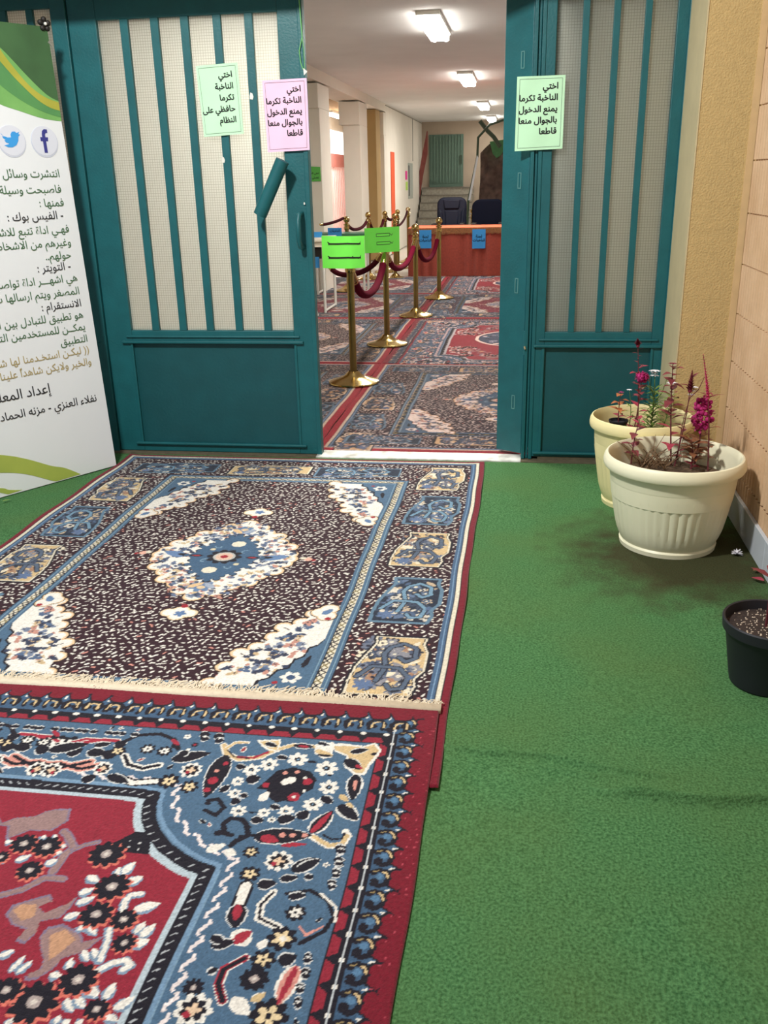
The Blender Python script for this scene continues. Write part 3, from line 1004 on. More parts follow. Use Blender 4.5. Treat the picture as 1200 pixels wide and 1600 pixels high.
# motif lists of the red rug: offsets in metres from its back right corner
BM=[('p',[(-0.273,-0.22),(-0.247,-0.211),(-0.223,-0.214),(-0.186,-0.218),(-0.157,-0.199),(-0.136,-0.231),(-0.144,-0.267),(-0.155,-0.296),(-0.163,-0.339),(-0.187,-0.341),(-0.221,-0.311),(-0.222,-0.267),(-0.258,-0.249)],'w'),('p',[(-0.264,-0.227),(-0.222,-0.222),(-0.185,-0.225),(-0.16,-0.209),(-0.143,-0.232),(-0.152,-0.263),(-0.162,-0.293),(-0.169,-0.33),(-0.186,-0.332),(-0.217,-0.303),(-0.218,-0.263),(-0.257,-0.243)],'c'),('l',-0.217,-0.25,-0.17,-0.23,0.007,'k'),('l',-0.223,-0.281,-0.177,-0.316,0.012,'k'),('l',-0.162,-0.253,-0.145,-0.245,0.004,'k'),('l',-0.194,-0.3,-0.172,-0.314,0.004,'r'),('s',[(-0.556,-0.257),(-0.537,-0.293),(-0.497,-0.313),(-0.446,-0.297),(-0.407,-0.255)],0.01,'w'),('s',[(-0.555,-0.257),(-0.536,-0.293),(-0.497,-0.312),(-0.447,-0.296),(-0.41,-0.255)],0.007,'c'),('s',[(-0.504,-0.304),(-0.463,-0.302),(-0.43,-0.273)],0.004,'r'),('s',[(-0.54,-0.278),(-0.514,-0.302),(-0.471,-0.306)],0.002,'k'),('s',[(-0.543,-0.267),(-0.528,-0.241),(-0.496,-0.237)],0.006,'w'),('s',[(-0.543,-0.267),(-0.528,-0.242),(-0.498,-0.239)],0.004,'c'),('p',[(-0.474,-0.224),(-0.411,-0.213),(-0.401,-0.27),(-0.435,-0.264),(-0.455,-0.249)],'w'),('p',[(-0.466,-0.229),(-0.414,-0.22),(-0.408,-0.263),(-0.434,-0.258)],'c'),('l',-0.449,-0.235,-0.412,-0.246,0.006,'k'),('s',[(-0.403,-0.255),(-0.371,-0.233),(-0.311,-0.236)],0.008,'w'),('s',[(-0.403,-0.255),(-0.371,-0.235),(-0.313,-0.236)],0.006,'c'),('l',-0.371,-0.236,-0.315,-0.237,0.007,'k'),('l',-0.357,-0.236,-0.328,-0.239,0.004,'r'),('p',[(-0.315,-0.225),(-0.268,-0.208),(-0.259,-0.275),(-0.282,-0.285),(-0.309,-0.263)],'w'),('l',-0.31,-0.217,-0.276,-0.225,0.005,'k'),('l',-0.31,-0.251,-0.258,-0.268,0.007,'c'),('l',-0.299,-0.269,-0.258,-0.271,0.004,'k'),('d',-0.346,-0.295,0.029),('d',-0.265,-0.322,0.031),('d',-0.244,-0.39,0.026),('d',-0.271,-0.454,0.025),('d',-0.329,-0.485,0.021),('d',-0.38,-0.497,0.017),('d',-0.355,-0.519,0.012),('d',-0.442,-0.498,0.021),('d',-0.47,-0.437,0.018),('d',-0.476,-0.394,0.017),('d',-0.454,-0.349,0.023),('d',-0.414,-0.323,0.025),('l',-0.256,-0.425,-0.223,-0.443,0.009,'k'),('l',-0.294,-0.508,-0.276,-0.478,0.011,'k'),('l',-0.342,-0.52,-0.301,-0.503,0.011,'k'),('l',-0.405,-0.525,-0.372,-0.524,0.008,'k'),('l',-0.472,-0.464,-0.446,-0.464,0.009,'k'),('l',-0.509,-0.435,-0.491,-0.409,0.007,'k'),('l',-0.455,-0.391,-0.423,-0.374,0.011,'k'),('l',-0.403,-0.289,-0.372,-0.294,0.006,'k'),('l',-0.497,-0.34,-0.47,-0.342,0.007,'k'),('l',-0.319,-0.301,-0.292,-0.301,0.004,'k'),('l',-0.372,-0.471,-0.345,-0.477,0.006,'k'),('l',-0.454,-0.439,-0.435,-0.446,0.006,'k'),('l',-0.419,-0.499,-0.394,-0.499,0.002,'k'),('o',-0.25,-0.348,0.005,'k'),('p',[(-0.424,-0.415),(-0.402,-0.378),(-0.388,-0.345),(-0.348,-0.327),(-0.301,-0.34),(-0.28,-0.367),(-0.283,-0.401),(-0.299,-0.413),(-0.322,-0.452),(-0.34,-0.448),(-0.361,-0.458),(-0.385,-0.44),(-0.396,-0.415)],'k'),('o',-0.301,-0.376,0.012,'r'),('o',-0.322,-0.433,0.015,'r'),('o',-0.402,-0.399,0.009,'r'),('o',-0.365,-0.351,0.006,'p'),('o',-0.335,-0.344,0.006,'p'),('o',-0.311,-0.364,0.005,'w'),('o',-0.322,-0.432,0.005,'w'),('o',-0.302,-0.41,0.005,'w'),('o',-0.356,-0.383,0.011,'w'),('o',-0.343,-0.375,0.012,'w'),('l',-0.401,-0.458,-0.389,-0.421,0.009,'w'),('l',-0.185,-0.338,-0.179,-0.428,0.016,'w'),('l',-0.185,-0.338,-0.179,-0.428,0.012,'k'),('l',-0.182,-0.359,-0.179,-0.396,0.004,'p'),('l',-0.212,-0.413,-0.187,-0.433,0.006,'c'),('l',-0.207,-0.448,-0.153,-0.497,0.017,'w'),('l',-0.207,-0.448,-0.153,-0.497,0.012,'k'),('l',-0.19,-0.439,-0.171,-0.453,0.004,'c'),('l',-0.254,-0.554,-0.219,-0.471,0.016,'w'),('l',-0.254,-0.554,-0.219,-0.471,0.012,'k'),('l',-0.254,-0.554,-0.219,-0.471,0.006,'r'),('s',[(-0.248,-0.565),(-0.205,-0.591),(-0.175,-0.582),(-0.167,-0.552),(-0.175,-0.539)],0.009,'w'),('s',[(-0.244,-0.565),(-0.205,-0.589),(-0.176,-0.579),(-0.17,-0.553)],0.006,'c'),('s',[(-0.224,-0.556),(-0.202,-0.568),(-0.179,-0.563),(-0.177,-0.545)],0.003,'k'),('l',-0.382,-0.582,-0.251,-0.56,0.018,'k'),('l',-0.365,-0.58,-0.322,-0.589,0.01,'r'),('l',-0.313,-0.602,-0.253,-0.589,0.005,'r'),('o',-0.318,-0.568,0.008,'p'),('o',-0.294,-0.565,0.007,'p'),('o',-0.267,-0.562,0.007,'p'),('s',[(-0.403,-0.552),(-0.423,-0.528),(-0.453,-0.526),(-0.465,-0.547),(-0.452,-0.579),(-0.435,-0.582)],0.007,'k'),('s',[(-0.408,-0.549),(-0.395,-0.579),(-0.418,-0.599),(-0.426,-0.617)],0.007,'k'),('s',[(-0.384,-0.576),(-0.414,-0.585)],0.005,'k'),('o',-0.468,-0.58,0.01,'k'),('s',[(-0.523,-0.505),(-0.492,-0.52),(-0.481,-0.49),(-0.505,-0.461),(-0.526,-0.47)],0.006,'k'),('o',-0.525,-0.48,0.008,'k'),('l',-0.535,-0.3,-0.539,-0.459,0.019,'k'),('o',-0.527,-0.333,0.007,'r'),('o',-0.539,-0.398,0.013,'r'),('o',-0.543,-0.433,0.009,'r'),('o',-0.54,-0.363,0.006,'p'),('f',-0.375,-0.631,0.018),('e',-0.306,-0.651,0.029),('l',-0.27,-0.678,-0.218,-0.632,0.013,'k'),('l',-0.476,-0.641,-0.439,-0.614,0.009,'w'),('l',-0.435,-0.634,-0.406,-0.644,0.009,'w'),('l',-0.189,-0.594,-0.165,-0.591,0.008,'k'),('l',-0.185,-0.607,-0.164,-0.604,0.007,'k'),('o',-0.176,-0.599,0.003,'w'),('l',-0.185,-0.635,-0.161,-0.632,0.008,'k'),('l',-0.181,-0.647,-0.16,-0.644,0.007,'k'),('o',-0.172,-0.639,0.003,'w'),('l',-0.595,-0.221,-0.565,-0.217,0.01,'k'),('l',-0.587,-0.239,-0.561,-0.236,0.009,'k'),('o',-0.577,-0.228,0.003,'w'),('l',-0.636,-0.218,-0.607,-0.214,0.01,'k'),('l',-0.628,-0.236,-0.603,-0.233,0.008,'k'),('o',-0.619,-0.225,0.004,'w'),('l',-0.261,-0.678,-0.215,-0.633,0.009,'k'),('l',-0.29,-0.706,-0.251,-0.693,0.007,'k'),('l',-0.239,-0.692,-0.218,-0.689,0.006,'k'),('l',-0.333,-0.728,-0.294,-0.717,0.01,'k'),('f',-0.358,-0.698,0.022),('s',[(-0.356,-0.733),(-0.355,-0.787)],0.016,'k'),('s',[(-0.356,-0.733),(-0.355,-0.787)],0.011,'w'),('l',-0.355,-0.787,-0.343,-0.851,0.014,'k'),('l',-0.355,-0.787,-0.347,-0.831,0.007,'r'),('s',[(-0.293,-0.744),(-0.309,-0.781),(-0.302,-0.818),(-0.256,-0.836)],0.009,'w'),('s',[(-0.293,-0.744),(-0.309,-0.781),(-0.302,-0.818),(-0.256,-0.836)],0.003,'k'),('s',[(-0.263,-0.744),(-0.218,-0.729),(-0.174,-0.752),(-0.152,-0.796),(-0.163,-0.834),(-0.202,-0.871)],0.005,'k'),('s',[(-0.193,-0.735),(-0.153,-0.769),(-0.147,-0.806)],0.003,'w'),('s',[(-0.168,-0.823),(-0.196,-0.849),(-0.215,-0.829)],0.003,'p'),('g',-0.232,-0.794,0.021),('l',-0.26,-0.753,-0.221,-0.743,0.007,'k'),('l',-0.333,-0.887,-0.307,-0.852,0.018,'w'),('l',-0.333,-0.887,-0.307,-0.852,0.009,'r'),('l',-0.374,-0.899,-0.331,-0.883,0.009,'k'),('l',-0.382,-0.876,-0.349,-0.889,0.007,'k'),('f',-0.241,-0.863,0.029),('l',-0.28,-0.894,-0.27,-0.869,0.007,'w'),('o',-0.238,-0.864,0.007,'w'),('f',-0.262,-0.919,0.023),('l',-0.231,-0.922,-0.201,-0.901,0.011,'k'),('s',[(-0.298,-0.92),(-0.33,-0.951),(-0.329,-0.986),(-0.31,-1.02)],0.01,'w'),('s',[(-0.298,-0.92),(-0.33,-0.951),(-0.329,-0.986),(-0.31,-1.02)],0.008,'r'),('s',[(-0.298,-0.92),(-0.33,-0.951),(-0.329,-0.986),(-0.31,-1.02)],0.005,'k'),('l',-0.194,-0.924,-0.208,-1.019,0.016,'w'),('l',-0.194,-0.924,-0.208,-1.019,0.011,'p'),('l',-0.194,-0.924,-0.208,-1.019,0.005,'r'),('k',-0.266,-0.965,0.026),('k',-0.373,-0.999,0.019),('f',-0.218,-1.041,0.035),('e',-0.357,-1.045,0.033),('l',-0.294,-1.012,-0.254,-1.043,0.012,'w'),('l',-0.257,-1.014,-0.236,-0.993,0.006,'c'),('l',-0.358,-0.964,-0.341,-0.949,0.005,'k'),('l',-0.187,-0.593,-0.165,-0.59,0.006,'k'),('l',-0.184,-0.604,-0.164,-0.602,0.006,'k'),('o',-0.175,-0.597,0.002,'w'),('l',-0.185,-0.633,-0.164,-0.63,0.007,'k'),('l',-0.182,-0.644,-0.163,-0.641,0.005,'k'),('o',-0.173,-0.637,0.003,'w'),('l',-0.184,-0.669,-0.163,-0.666,0.006,'k'),('l',-0.181,-0.68,-0.162,-0.677,0.005,'k'),('o',-0.172,-0.673,0.003,'w'),('l',-0.186,-0.703,-0.165,-0.701,0.006,'k'),('l',-0.183,-0.714,-0.164,-0.711,0.005,'k'),('o',-0.175,-0.707,0.003,'w'),('l',-0.188,-0.902,-0.169,-0.9,0.006,'k'),('l',-0.185,-0.911,-0.168,-0.908,0.005,'k'),('o',-0.178,-0.905,0.002,'w'),('l',-0.183,-0.938,-0.164,-0.935,0.006,'k'),('l',-0.18,-0.946,-0.163,-0.944,0.005,'k'),('o',-0.172,-0.94,0.002,'w'),('l',-0.185,-0.971,-0.167,-0.969,0.005,'k'),('l',-0.182,-0.979,-0.166,-0.977,0.005,'k'),('o',-0.175,-0.974,0.002,'w'),('l',-0.181,-1.003,-0.163,-1.001,0.005,'k'),('l',-0.178,-1.011,-0.162,-1.009,0.005,'k'),('o',-0.171,-1.006,0.002,'w'),('g',-1.005,-0.302,0.034),('s',[(-1.127,-0.271),(-1.086,-0.272),(-1.036,-0.291)],0.009,'w'),('s',[(-0.965,-0.292),(-0.937,-0.274),(-0.891,-0.274)],0.009,'w'),('s',[(-1.127,-0.271),(-1.086,-0.272),(-1.036,-0.291)],0.006,'r'),('s',[(-0.965,-0.292),(-0.937,-0.274),(-0.891,-0.274)],0.006,'r'),('l',-0.957,-0.345,-0.923,-0.317,0.013,'k'),('l',-1.094,-0.342,-1.067,-0.319,0.009,'k'),('l',-1.142,-0.347,-1.118,-0.315,0.013,'k'),('l',-1.154,-0.295,-1.124,-0.276,0.011,'k'),('l',-0.905,-0.329,-0.855,-0.328,0.013,'k'),('l',-0.87,-0.438,-0.842,-0.413,0.011,'k'),('l',-0.901,-0.3,-0.859,-0.285,0.008,'k'),('s',[(-1.127,-0.374),(-1.079,-0.394),(-1.016,-0.38),(-0.949,-0.395),(-0.881,-0.365)],0.014,'w'),('s',[(-1.127,-0.374),(-1.079,-0.394),(-1.016,-0.38),(-0.949,-0.395),(-0.881,-0.365)],0.011,'p'),('s',[(-1.127,-0.374),(-1.079,-0.394),(-1.016,-0.38),(-0.949,-0.395),(-0.881,-0.365)],0.005,'k'),('e',-1.007,-0.406,0.025),('e',-0.837,-0.386,0.023),('s',[(-0.833,-0.277),(-0.8,-0.24),(-0.744,-0.227),(-0.697,-0.248),(-0.672,-0.287)],0.007,'k'),('o',-0.684,-0.274,0.012,'k'),('l',-0.706,-0.247,-0.673,-0.273,0.005,'r'),('s',[(-0.802,-0.331),(-0.777,-0.365),(-0.735,-0.375),(-0.696,-0.358)],0.011,'w'),('s',[(-0.802,-0.331),(-0.777,-0.365),(-0.735,-0.375),(-0.696,-0.358)],0.005,'k'),('g',-0.752,-0.297,0.02),('g',-0.704,-0.301,0.02),('f',-0.828,-0.315,0.021),('s',[(-0.778,-0.414),(-0.738,-0.429),(-0.681,-0.416)],0.013,'k'),('s',[(-0.778,-0.414),(-0.738,-0.429),(-0.681,-0.416)],0.008,'w'),('l',-0.814,-0.41,-0.749,-0.428,0.01,'k'),('f',-0.649,-0.412,0.025),('l',-0.673,-0.334,-0.58,-0.295,0.014,'k'),('l',-0.656,-0.318,-0.644,-0.289,0.009,'k'),('e',-0.607,-0.367,0.026),('f',-0.591,-0.426,0.022),('o',-0.644,-0.287,0.005,'w'),('l',-1.174,-0.241,-1.148,-0.236,0.006,'k'),('l',-1.136,-0.241,-1.111,-0.236,0.006,'k'),('l',-1.098,-0.241,-1.073,-0.236,0.006,'k'),('l',-1.029,-0.241,-1.004,-0.236,0.006,'k'),('l',-0.985,-0.241,-0.96,-0.236,0.006,'k'),('l',-0.942,-0.241,-0.917,-0.236,0.006,'k'),('l',-0.877,-0.241,-0.852,-0.236,0.006,'k')]
FM=[('p',[(-0.988,-0.614),(-0.964,-0.589),(-0.921,-0.579),(-0.904,-0.56),(-0.883,-0.55),(-0.851,-0.546),(-0.839,-0.585),(-0.862,-0.619),(-0.908,-0.622),(-0.946,-0.655),(-0.964,-0.616)],'y'),('s',[(-0.865,-0.826),(-0.826,-0.804),(-0.796,-0.765),(-0.755,-0.764)],0.006,'y'),('s',[(-0.789,-0.746),(-0.789,-0.69),(-0.778,-0.669),(-0.813,-0.629),(-0.827,-0.62)],0.007,'y'),('s',[(-0.776,-0.674),(-0.759,-0.657),(-0.73,-0.643)],0.003,'y'),('p',[(-0.817,-0.874),(-0.818,-0.85),(-0.793,-0.834),(-0.76,-0.815),(-0.746,-0.828),(-0.766,-0.847),(-0.745,-0.861),(-0.73,-0.847),(-0.711,-0.832),(-0.703,-0.814),(-0.701,-0.839),(-0.709,-0.869),(-0.742,-0.881),(-0.735,-0.911),(-0.744,-0.935),(-0.763,-0.93),(-0.759,-0.903),(-0.792,-0.895)],'y'),('p',[(-0.718,-0.924),(-0.715,-0.901),(-0.689,-0.89),(-0.645,-0.907),(-0.63,-0.925),(-0.6,-0.909),(-0.612,-0.937),(-0.625,-0.95),(-0.651,-0.964),(-0.655,-0.986),(-0.675,-1.013),(-0.693,-1.018),(-0.698,-1.009),(-0.678,-0.996),(-0.684,-0.972),(-0.702,-0.949)],'y'),('p',[(-0.814,-0.862),(-0.804,-0.844),(-0.773,-0.84),(-0.76,-0.871),(-0.781,-0.886)],'t'),('p',[(-0.704,-0.915),(-0.679,-0.896),(-0.646,-0.919),(-0.663,-0.958),(-0.674,-0.974)],'t'),('l',-0.706,-0.747,-0.674,-0.763,0.009,'W'),('l',-0.7,-0.801,-0.676,-0.781,0.008,'W'),('l',-0.692,-0.828,-0.661,-0.803,0.008,'W'),('l',-0.635,-0.734,-0.622,-0.693,0.01,'W'),('l',-0.645,-0.742,-0.649,-0.713,0.006,'W'),('l',-0.613,-0.758,-0.585,-0.736,0.011,'W'),('l',-0.565,-0.828,-0.518,-0.804,0.012,'W'),('l',-0.536,-0.888,-0.528,-0.856,0.008,'W'),('l',-0.521,-0.896,-0.506,-0.859,0.009,'W'),('l',-0.53,-0.917,-0.501,-0.901,0.012,'W'),('l',-0.696,-0.869,-0.671,-0.85,0.008,'W'),('l',-0.653,-0.897,-0.646,-0.879,0.006,'W'),('l',-0.64,-0.876,-0.611,-0.903,0.007,'W'),('l',-0.617,-0.943,-0.597,-0.966,0.006,'W'),('l',-0.6,-0.936,-0.577,-0.965,0.006,'W'),('l',-0.626,-0.989,-0.632,-0.962,0.006,'W'),('l',-0.655,-1.005,-0.632,-1.005,0.007,'W'),('l',-0.576,-1.019,-0.542,-1.041,0.011,'W'),('l',-0.599,-1.053,-0.574,-1.077,0.007,'W'),('l',-0.583,-1.046,-0.556,-1.067,0.007,'W'),('l',-0.528,-1.044,-0.523,-1.007,0.008,'W'),('l',-0.501,-1.063,-0.473,-1.032,0.009,'W'),('l',-0.735,-1.007,-0.726,-0.968,0.005,'W'),('l',-0.72,-1.01,-0.705,-0.976,0.005,'W'),('l',-0.776,-0.978,-0.753,-0.957,0.006,'W'),('l',-0.944,-0.67,-0.93,-0.663,0.007,'W'),('l',-0.865,-0.648,-0.865,-0.635,0.006,'W'),('l',-0.843,-0.642,-0.834,-0.634,0.006,'W'),('l',-0.817,-0.664,-0.798,-0.667,0.007,'W'),('l',-0.819,-0.689,-0.798,-0.686,0.007,'W'),('l',-0.889,-0.724,-0.862,-0.701,0.007,'W'),('l',-0.817,-0.726,-0.796,-0.707,0.008,'W'),('l',-0.92,-0.73,-0.911,-0.719,0.006,'W'),('l',-0.594,-1.106,-0.595,-1.088,0.006,'W'),('l',-0.58,-1.104,-0.571,-1.094,0.006,'W'),('l',-0.557,-1.101,-0.547,-1.091,0.005,'W'),('l',-0.684,-1.118,-0.672,-1.104,0.005,'W'),('l',-0.509,-1.077,-0.485,-1.086,0.007,'W'),('s',[(-0.585,-0.837),(-0.594,-0.809),(-0.589,-0.789),(-0.569,-0.783)],0.006,'W'),('s',[(-0.592,-0.883),(-0.581,-0.914),(-0.575,-0.961)],0.005,'W'),('s',[(-0.57,-0.987),(-0.548,-0.963),(-0.525,-0.953),(-0.511,-0.964),(-0.521,-0.976)],0.006,'W'),('k',-0.899,-0.669,0.032),('k',-0.842,-0.672,0.034),('k',-0.842,-0.748,0.03),('k',-0.696,-0.678,0.041),('k',-0.64,-0.772,0.04),('k',-0.637,-0.85,0.036),('k',-0.574,-0.856,0.029),('k',-0.547,-0.914,0.025),('k',-0.596,-1.009,0.038),('k',-0.655,-1.067,0.048),('k',-0.533,-1.067,0.024),('k',-0.72,-1.049,0.031),('k',-0.928,-0.717,0.02)]

# ------------------------------------------------------------------ rugs
K_ = (30, 28, 38)
NAVY = (38, 46, 62)
REDB = (116, 26, 42)
REDF = (140, 40, 56)
BLUE = (74, 102, 128)
SKY = (122, 150, 168)
CREAM = (216, 208, 188)
WHT = (226, 221, 212)
TAN = (202, 176, 132)
DKF = (48, 24, 34)
PNK = (206, 142, 130)


def spiral(cx, cy_, r, a0, turns, sgn=1, n=18):
    return [(cx + r * (1 - .75 * k / n) * math.cos(a0 + sgn * 2 * PI * turns * k / n), cy_ + r * (1 - .75 * k / n) * math.sin(a0 + sgn * 2 * PI * turns * k / n)) for k in range(n + 1)]


def scallop(pts, r, n_per=.07):
    """turn a polyline into a chain of little outward bumps (centres)"""
    out = []
    for a, b in zip(pts[:-1], pts[1:]):
        d = math.hypot(b[0] - a[0], b[1] - a[1])
        k = max(1, int(d / n_per))
        out += [(a[0] + (b[0] - a[0]) * i / k, a[1] + (b[1] - a[1]) * i / k) for i in range(k)]
    return out


def filler(cv, inside, n, pal, rmin, rmax, box, rnd):
    for _ in range(n):
        x, y = rnd.uniform(box[0], box[1]), rnd.uniform(box[2], box[3])
        if not inside(x, y):
            continue
        k = rnd.random()
        c = rnd.choice(pal)
        r = rnd.uniform(rmin, rmax)
        if k < .4:
            cv.petals(x, y, r, 5, c, .55, rnd.random())
            cv.disc(x, y, r * .3, rnd.choice(((40, 40, 56), CREAM)))
        elif k < .8:
            a = rnd.uniform(0, PI)
            cv.leaf((x - r * math.cos(a), y - r * math.sin(a)), (x + r * math.cos(a), y + r * math.sin(a)), r * .45, c)
        else:
            cv.stroke(spiral(x, y, r, rnd.uniform(0, 6), .7), max(cv.xs[1] - cv.xs[0], .003), (60, 70, 90))


def cartouche(cv, cx, cy_, hx, hy, navy, flip, horiz=False):
    def P(u, v):
        u *= flip
        if horiz:
            return (cx + v * hx, cy_ + u * hy)
        return (cx + u * hx, cy_ + v * hy)
    out = [(-1, -1), (.75, -1), (.85, -.7), (.78, -.45), (1, -.15), (1, .45), (.85, .75), (.9, 1), (-.62, 1), (-.55, .75), (-.75, .35), (-.95, -.1), (-1.02, -.6)]
    q = [P(*p) for p in out]
    rnd = random.Random(int(cx * 100) * 7 + int(cy_ * 100))
    cv.poly(q, NAVY if navy else TAN)
    mn = min(hx, hy)
    filler(cv, lambda x, y: True, 110, ((96, 114, 142), (76, 96, 124), (188, 168, 142), (206, 198, 184), (60, 72, 92)) if navy else ((104, 112, 130), (72, 84, 108), (134, 134, 142), (224, 212, 188), (160, 124, 100), (50, 54, 66)), mn * .13, mn * .27, (cx - hx * .8, cx + hx * .7, cy_ - hy * .85, cy_ + hy * .85), rnd)
    sc = (112, 146, 170) if navy else (84, 98, 118)
    s1 = [P(a, b) for a, b in ((-.25, -.55), (-.1, -.1), (-.25, .35), (-.1, .6), (.25, .75), (.62, .6), (.66, .25), (.4, .1), (.2, .25))]
    s2 = [P(a, b) for a, b in ((-.8, -.45), (-.5, -.1), (-.1, -.08), (.3, -.12), (.6, -.4), (.5, -.75), (.2, -.8), (.05, -.65))]
    for s in (s1, s2):
        cv.stroke(s, mn * .10, K_)
        cv.stroke(s, mn * .065, sc)
    cv.petals(P(-.55, -.7)[0], P(-.55, -.7)[1], mn * .3, 7, (92, 112, 146), .5)
    cv.petals(P(.72, -.4)[0], P(.72, -.4)[1], mn * .16, 5, (80, 100, 132), .5)
    ln = q + [q[0]]
    if navy:
        cv.stroke(ln, mn * .06, (94, 124, 146))
    else:
        cv.stroke(ln, mn * .075, K_)
        cv.stroke([P(a * .97, b * .97) for a, b in out + [out[0]]], mn * .03, CREAM)


def speckled_rug(cx, cy_, hx, hy, res, ground=DKF, edge=REDB, cream_end=False, xr=None, yr=None, pitch=.0235, medal=WHT, frame=DKF, ew=.022):
    """dark rug with a flecked field, white medallion and cartouche border"""
    xr = xr or (cx - hx, cx + hx)
    yr = yr or (cy_ - hy, cy_ + hy)
    cv = Canvas(xr[0], yr[0], xr[1], yr[1], res, edge)
    cv.T = [(1, 1, cx, cy_)]
    R = cv.rect

    def ring(d0, d1, c, e=0.0):
        # a rectangular frame between insets d0 and d1 (e: extra inset at the ends)
        X, Y = hx, hy
        R(-X + d0, X - d0, Y - d1 - e, Y - d0 - e, c)
        R(-X + d0, X - d0, -Y + d0 + e, -Y + d1 + e, c)
        R(-X + d0, -X + d1, -Y + d0 + e, Y - d0 - e, c)
        R(X - d1, X - d0, -Y + d0 + e, Y - d0 - e, c)
    g = ew - .022
    ring(g + .022, g + .026, K_)
    ring(g + .026, g + .040, CREAM)
    ring(g + .040, g + .044, NAVY)
    ring(g + .044, g + .066, (70, 96, 126))
    ring(g + .053, g + .056, (120, 150, 180))
    R(-hx + g + .066, hx - g - .066, -hy + g + .066, hy - g - .066, frame)
    fx, fy = hx - .439, hy - .417          # field half sizes
    if cream_end:
        R(-hx, hx, -hy, -hy + .02, CREAM)
    # border flecks first, cartouches on top
    cv.T = [(1, 1, 0, 0)]
    cv.flecks(cx - hx + .07, cx + hx - .07, cy_ - hy + .07, cy_ + hy - .07, pitch, WHT, PNK, mask=frame)
    rr = hx - .066 - .149
    for k, yy in enumerate((1.075, .62, .155, -.32, -.785)):
        if yy - .2 > -hy and yy + .2 < hy:
            cartouche(cv, cx + rr + .012, cy_ + yy, .112, .182, k % 2 == 1, 1)
            cartouche(cv, cx - rr - .012, cy_ + yy - .29, .112, .182, k % 2 == 1, -1)
    for s in (1, -1):
        for k, xx in enumerate((-.63, -.12, .345)):
            cartouche(cv, cx + xx, cy_ + s * (hy - .23), .215, .085, k % 2 == 0, s, True)
    cv.T = [(1, 1, cx, cy_)]
    # guard border: blue, cream lattice, blue
    for (d, c) in ((.076, BLUE), (.051, CREAM), (.026, BLUE)):
        R(-fx - d, fx + d, -fy - d, fy + d, c)
    for (d, c) in ((.076, K_), (.0735, BLUE), (.066, SKY), (.0625, BLUE), (.0525, K_), (.050, CREAM), (.0265, K_), (.0245, BLUE), (.0165, SKY), (.013, BLUE)):
        R(-fx - d, fx + d, -fy - d, fy + d, c)
    lw = max(.0026, res * .7)
    for n_, (L, horiz) in enumerate(((fy, False), (fx, True))):
        t = -L - .05
        i = 0
        while t < L + .05:
            for s in (-1, 1):
                q = (fx if not horiz else fy) + .038
                a = [(s * (q - .011 + .004 * math.sin(i)), t), (s * (q + .002), t + .018), (s * (q + .011), t + .03)]
                b = [(s * (q + .011), t), (s * (q - .003), t + .012), (s * (q - .011), t + .03)]
                for l in (a, b):
                    cv.stroke([(y, x) for x, y in l] if horiz else l, lw, K_ if i % 3 else (116, 104, 60))
            t += .03
            i += 1
    R(-fx, fx, -fy, fy, ground)
    cv.T = [(1, 1, 0, 0)]
    cv.flecks(cx - fx, cx + fx, cy_ - fy, cy_ + fy, pitch, WHT, PNK, mask=ground)
    rnd = random.Random(5)
    # corner pieces
    OUT = [(-.285, 0), (-.268, .10), (-.25, .19), (-.205, .235), (-.17, .31), (-.155, .38), (-.10, .42), (-.075, .49), (-.035, .52), (0, .56)]
    cv.T = [(sx, sy_, cx + sx * fx, cy_ - sy_ * fy) for sx in (1, -1) for sy_ in (1, -1)]
    bumps = scallop(OUT, .03, .055)
    for x, y in bumps:
        cv.disc(x, y, .038, (42, 30, 26))
    for x, y in bumps:
        cv.disc(x, y, .032, (226, 190, 152))
    for x, y in bumps:
        cv.disc(x, y, .024, WHT)
    cv.poly([(0, 0)] + OUT, WHT)
    for x, y in bumps:
        cv.stroke([(x + .004, y - .004), (x + .026, y - .02)], lw * .9, (60, 50, 46))
    for _ in range(230):
        t = rnd.random()
        u, v = rnd.uniform(.06, .27), rnd.uniform(.06, .52)
        if u / .27 + v / .53 > 1.13:
            continue
        c = rnd.choice(((80, 100, 130), (112, 124, 146), (186, 136, 122), (54, 62, 84), (190, 166, 130), (54, 62, 84)))
        cv.leaf((-u, v), (-u + rnd.uniform(-.03, .03), v + rnd.uniform(-.03, .03)), .009, c)
        if t < .4:
            cv.petals(-u, v, .014, 5, c, .5)
            cv.disc(-u, v, .004, (50, 44, 60))
    cv.poly([(0, 0), (-.15, 0), (-.15, .03), (-.12, .05), (-.105, .10), (-.075, .115), (-.07, .17), (-.045, .19), (-.04, .25), (-.015, .27), (0, .31)], K_)
    cv.poly([(0, 0), (-.142, 0), (-.14, .026), (-.113, .046), (-.098, .095), (-.069, .11), (-.063, .164), (-.039, .186), (-.034, .244), (-.012, .262), (0, .298)], BLUE)
    cv.petals(-.05, .06, .035, 6, WHT, .6)
    cv.disc(-.05, .06, .014, (60, 80, 110))
    cv.leaf((-.03, .12), (-.02, .2), .01, K_)
    cv.disc(-.09, .025, .009, (150, 40, 50))
    for r_, c in ((.052, (42, 30, 26)), (.047, (226, 196, 158)), (.04, WHT)):
        for dx, dy in ((-.055, .5), (-.03, .53), (-.028, .475)):
            cv.disc(dx, dy, r_ * .72, c)
    cv.leaf((-.045, .485), (-.02, .53), .014, (92, 120, 156))
    cv.disc(-.02, .455, .011, (150, 30, 46))
    # medallion
    cv.T = [(1, 1, cx, cy_)]
    MP = [(0, .40), (.07, .35), (.11, .29), (.175, .25), (.2, .18), (.255, .13), (.275, .05), (.285, 0)]
    MP = MP + [(x, -y) for x, y in MP[::-1]][1:]
    MP = MP + [(-x, y) for x, y in MP[::-1]][1:-1]
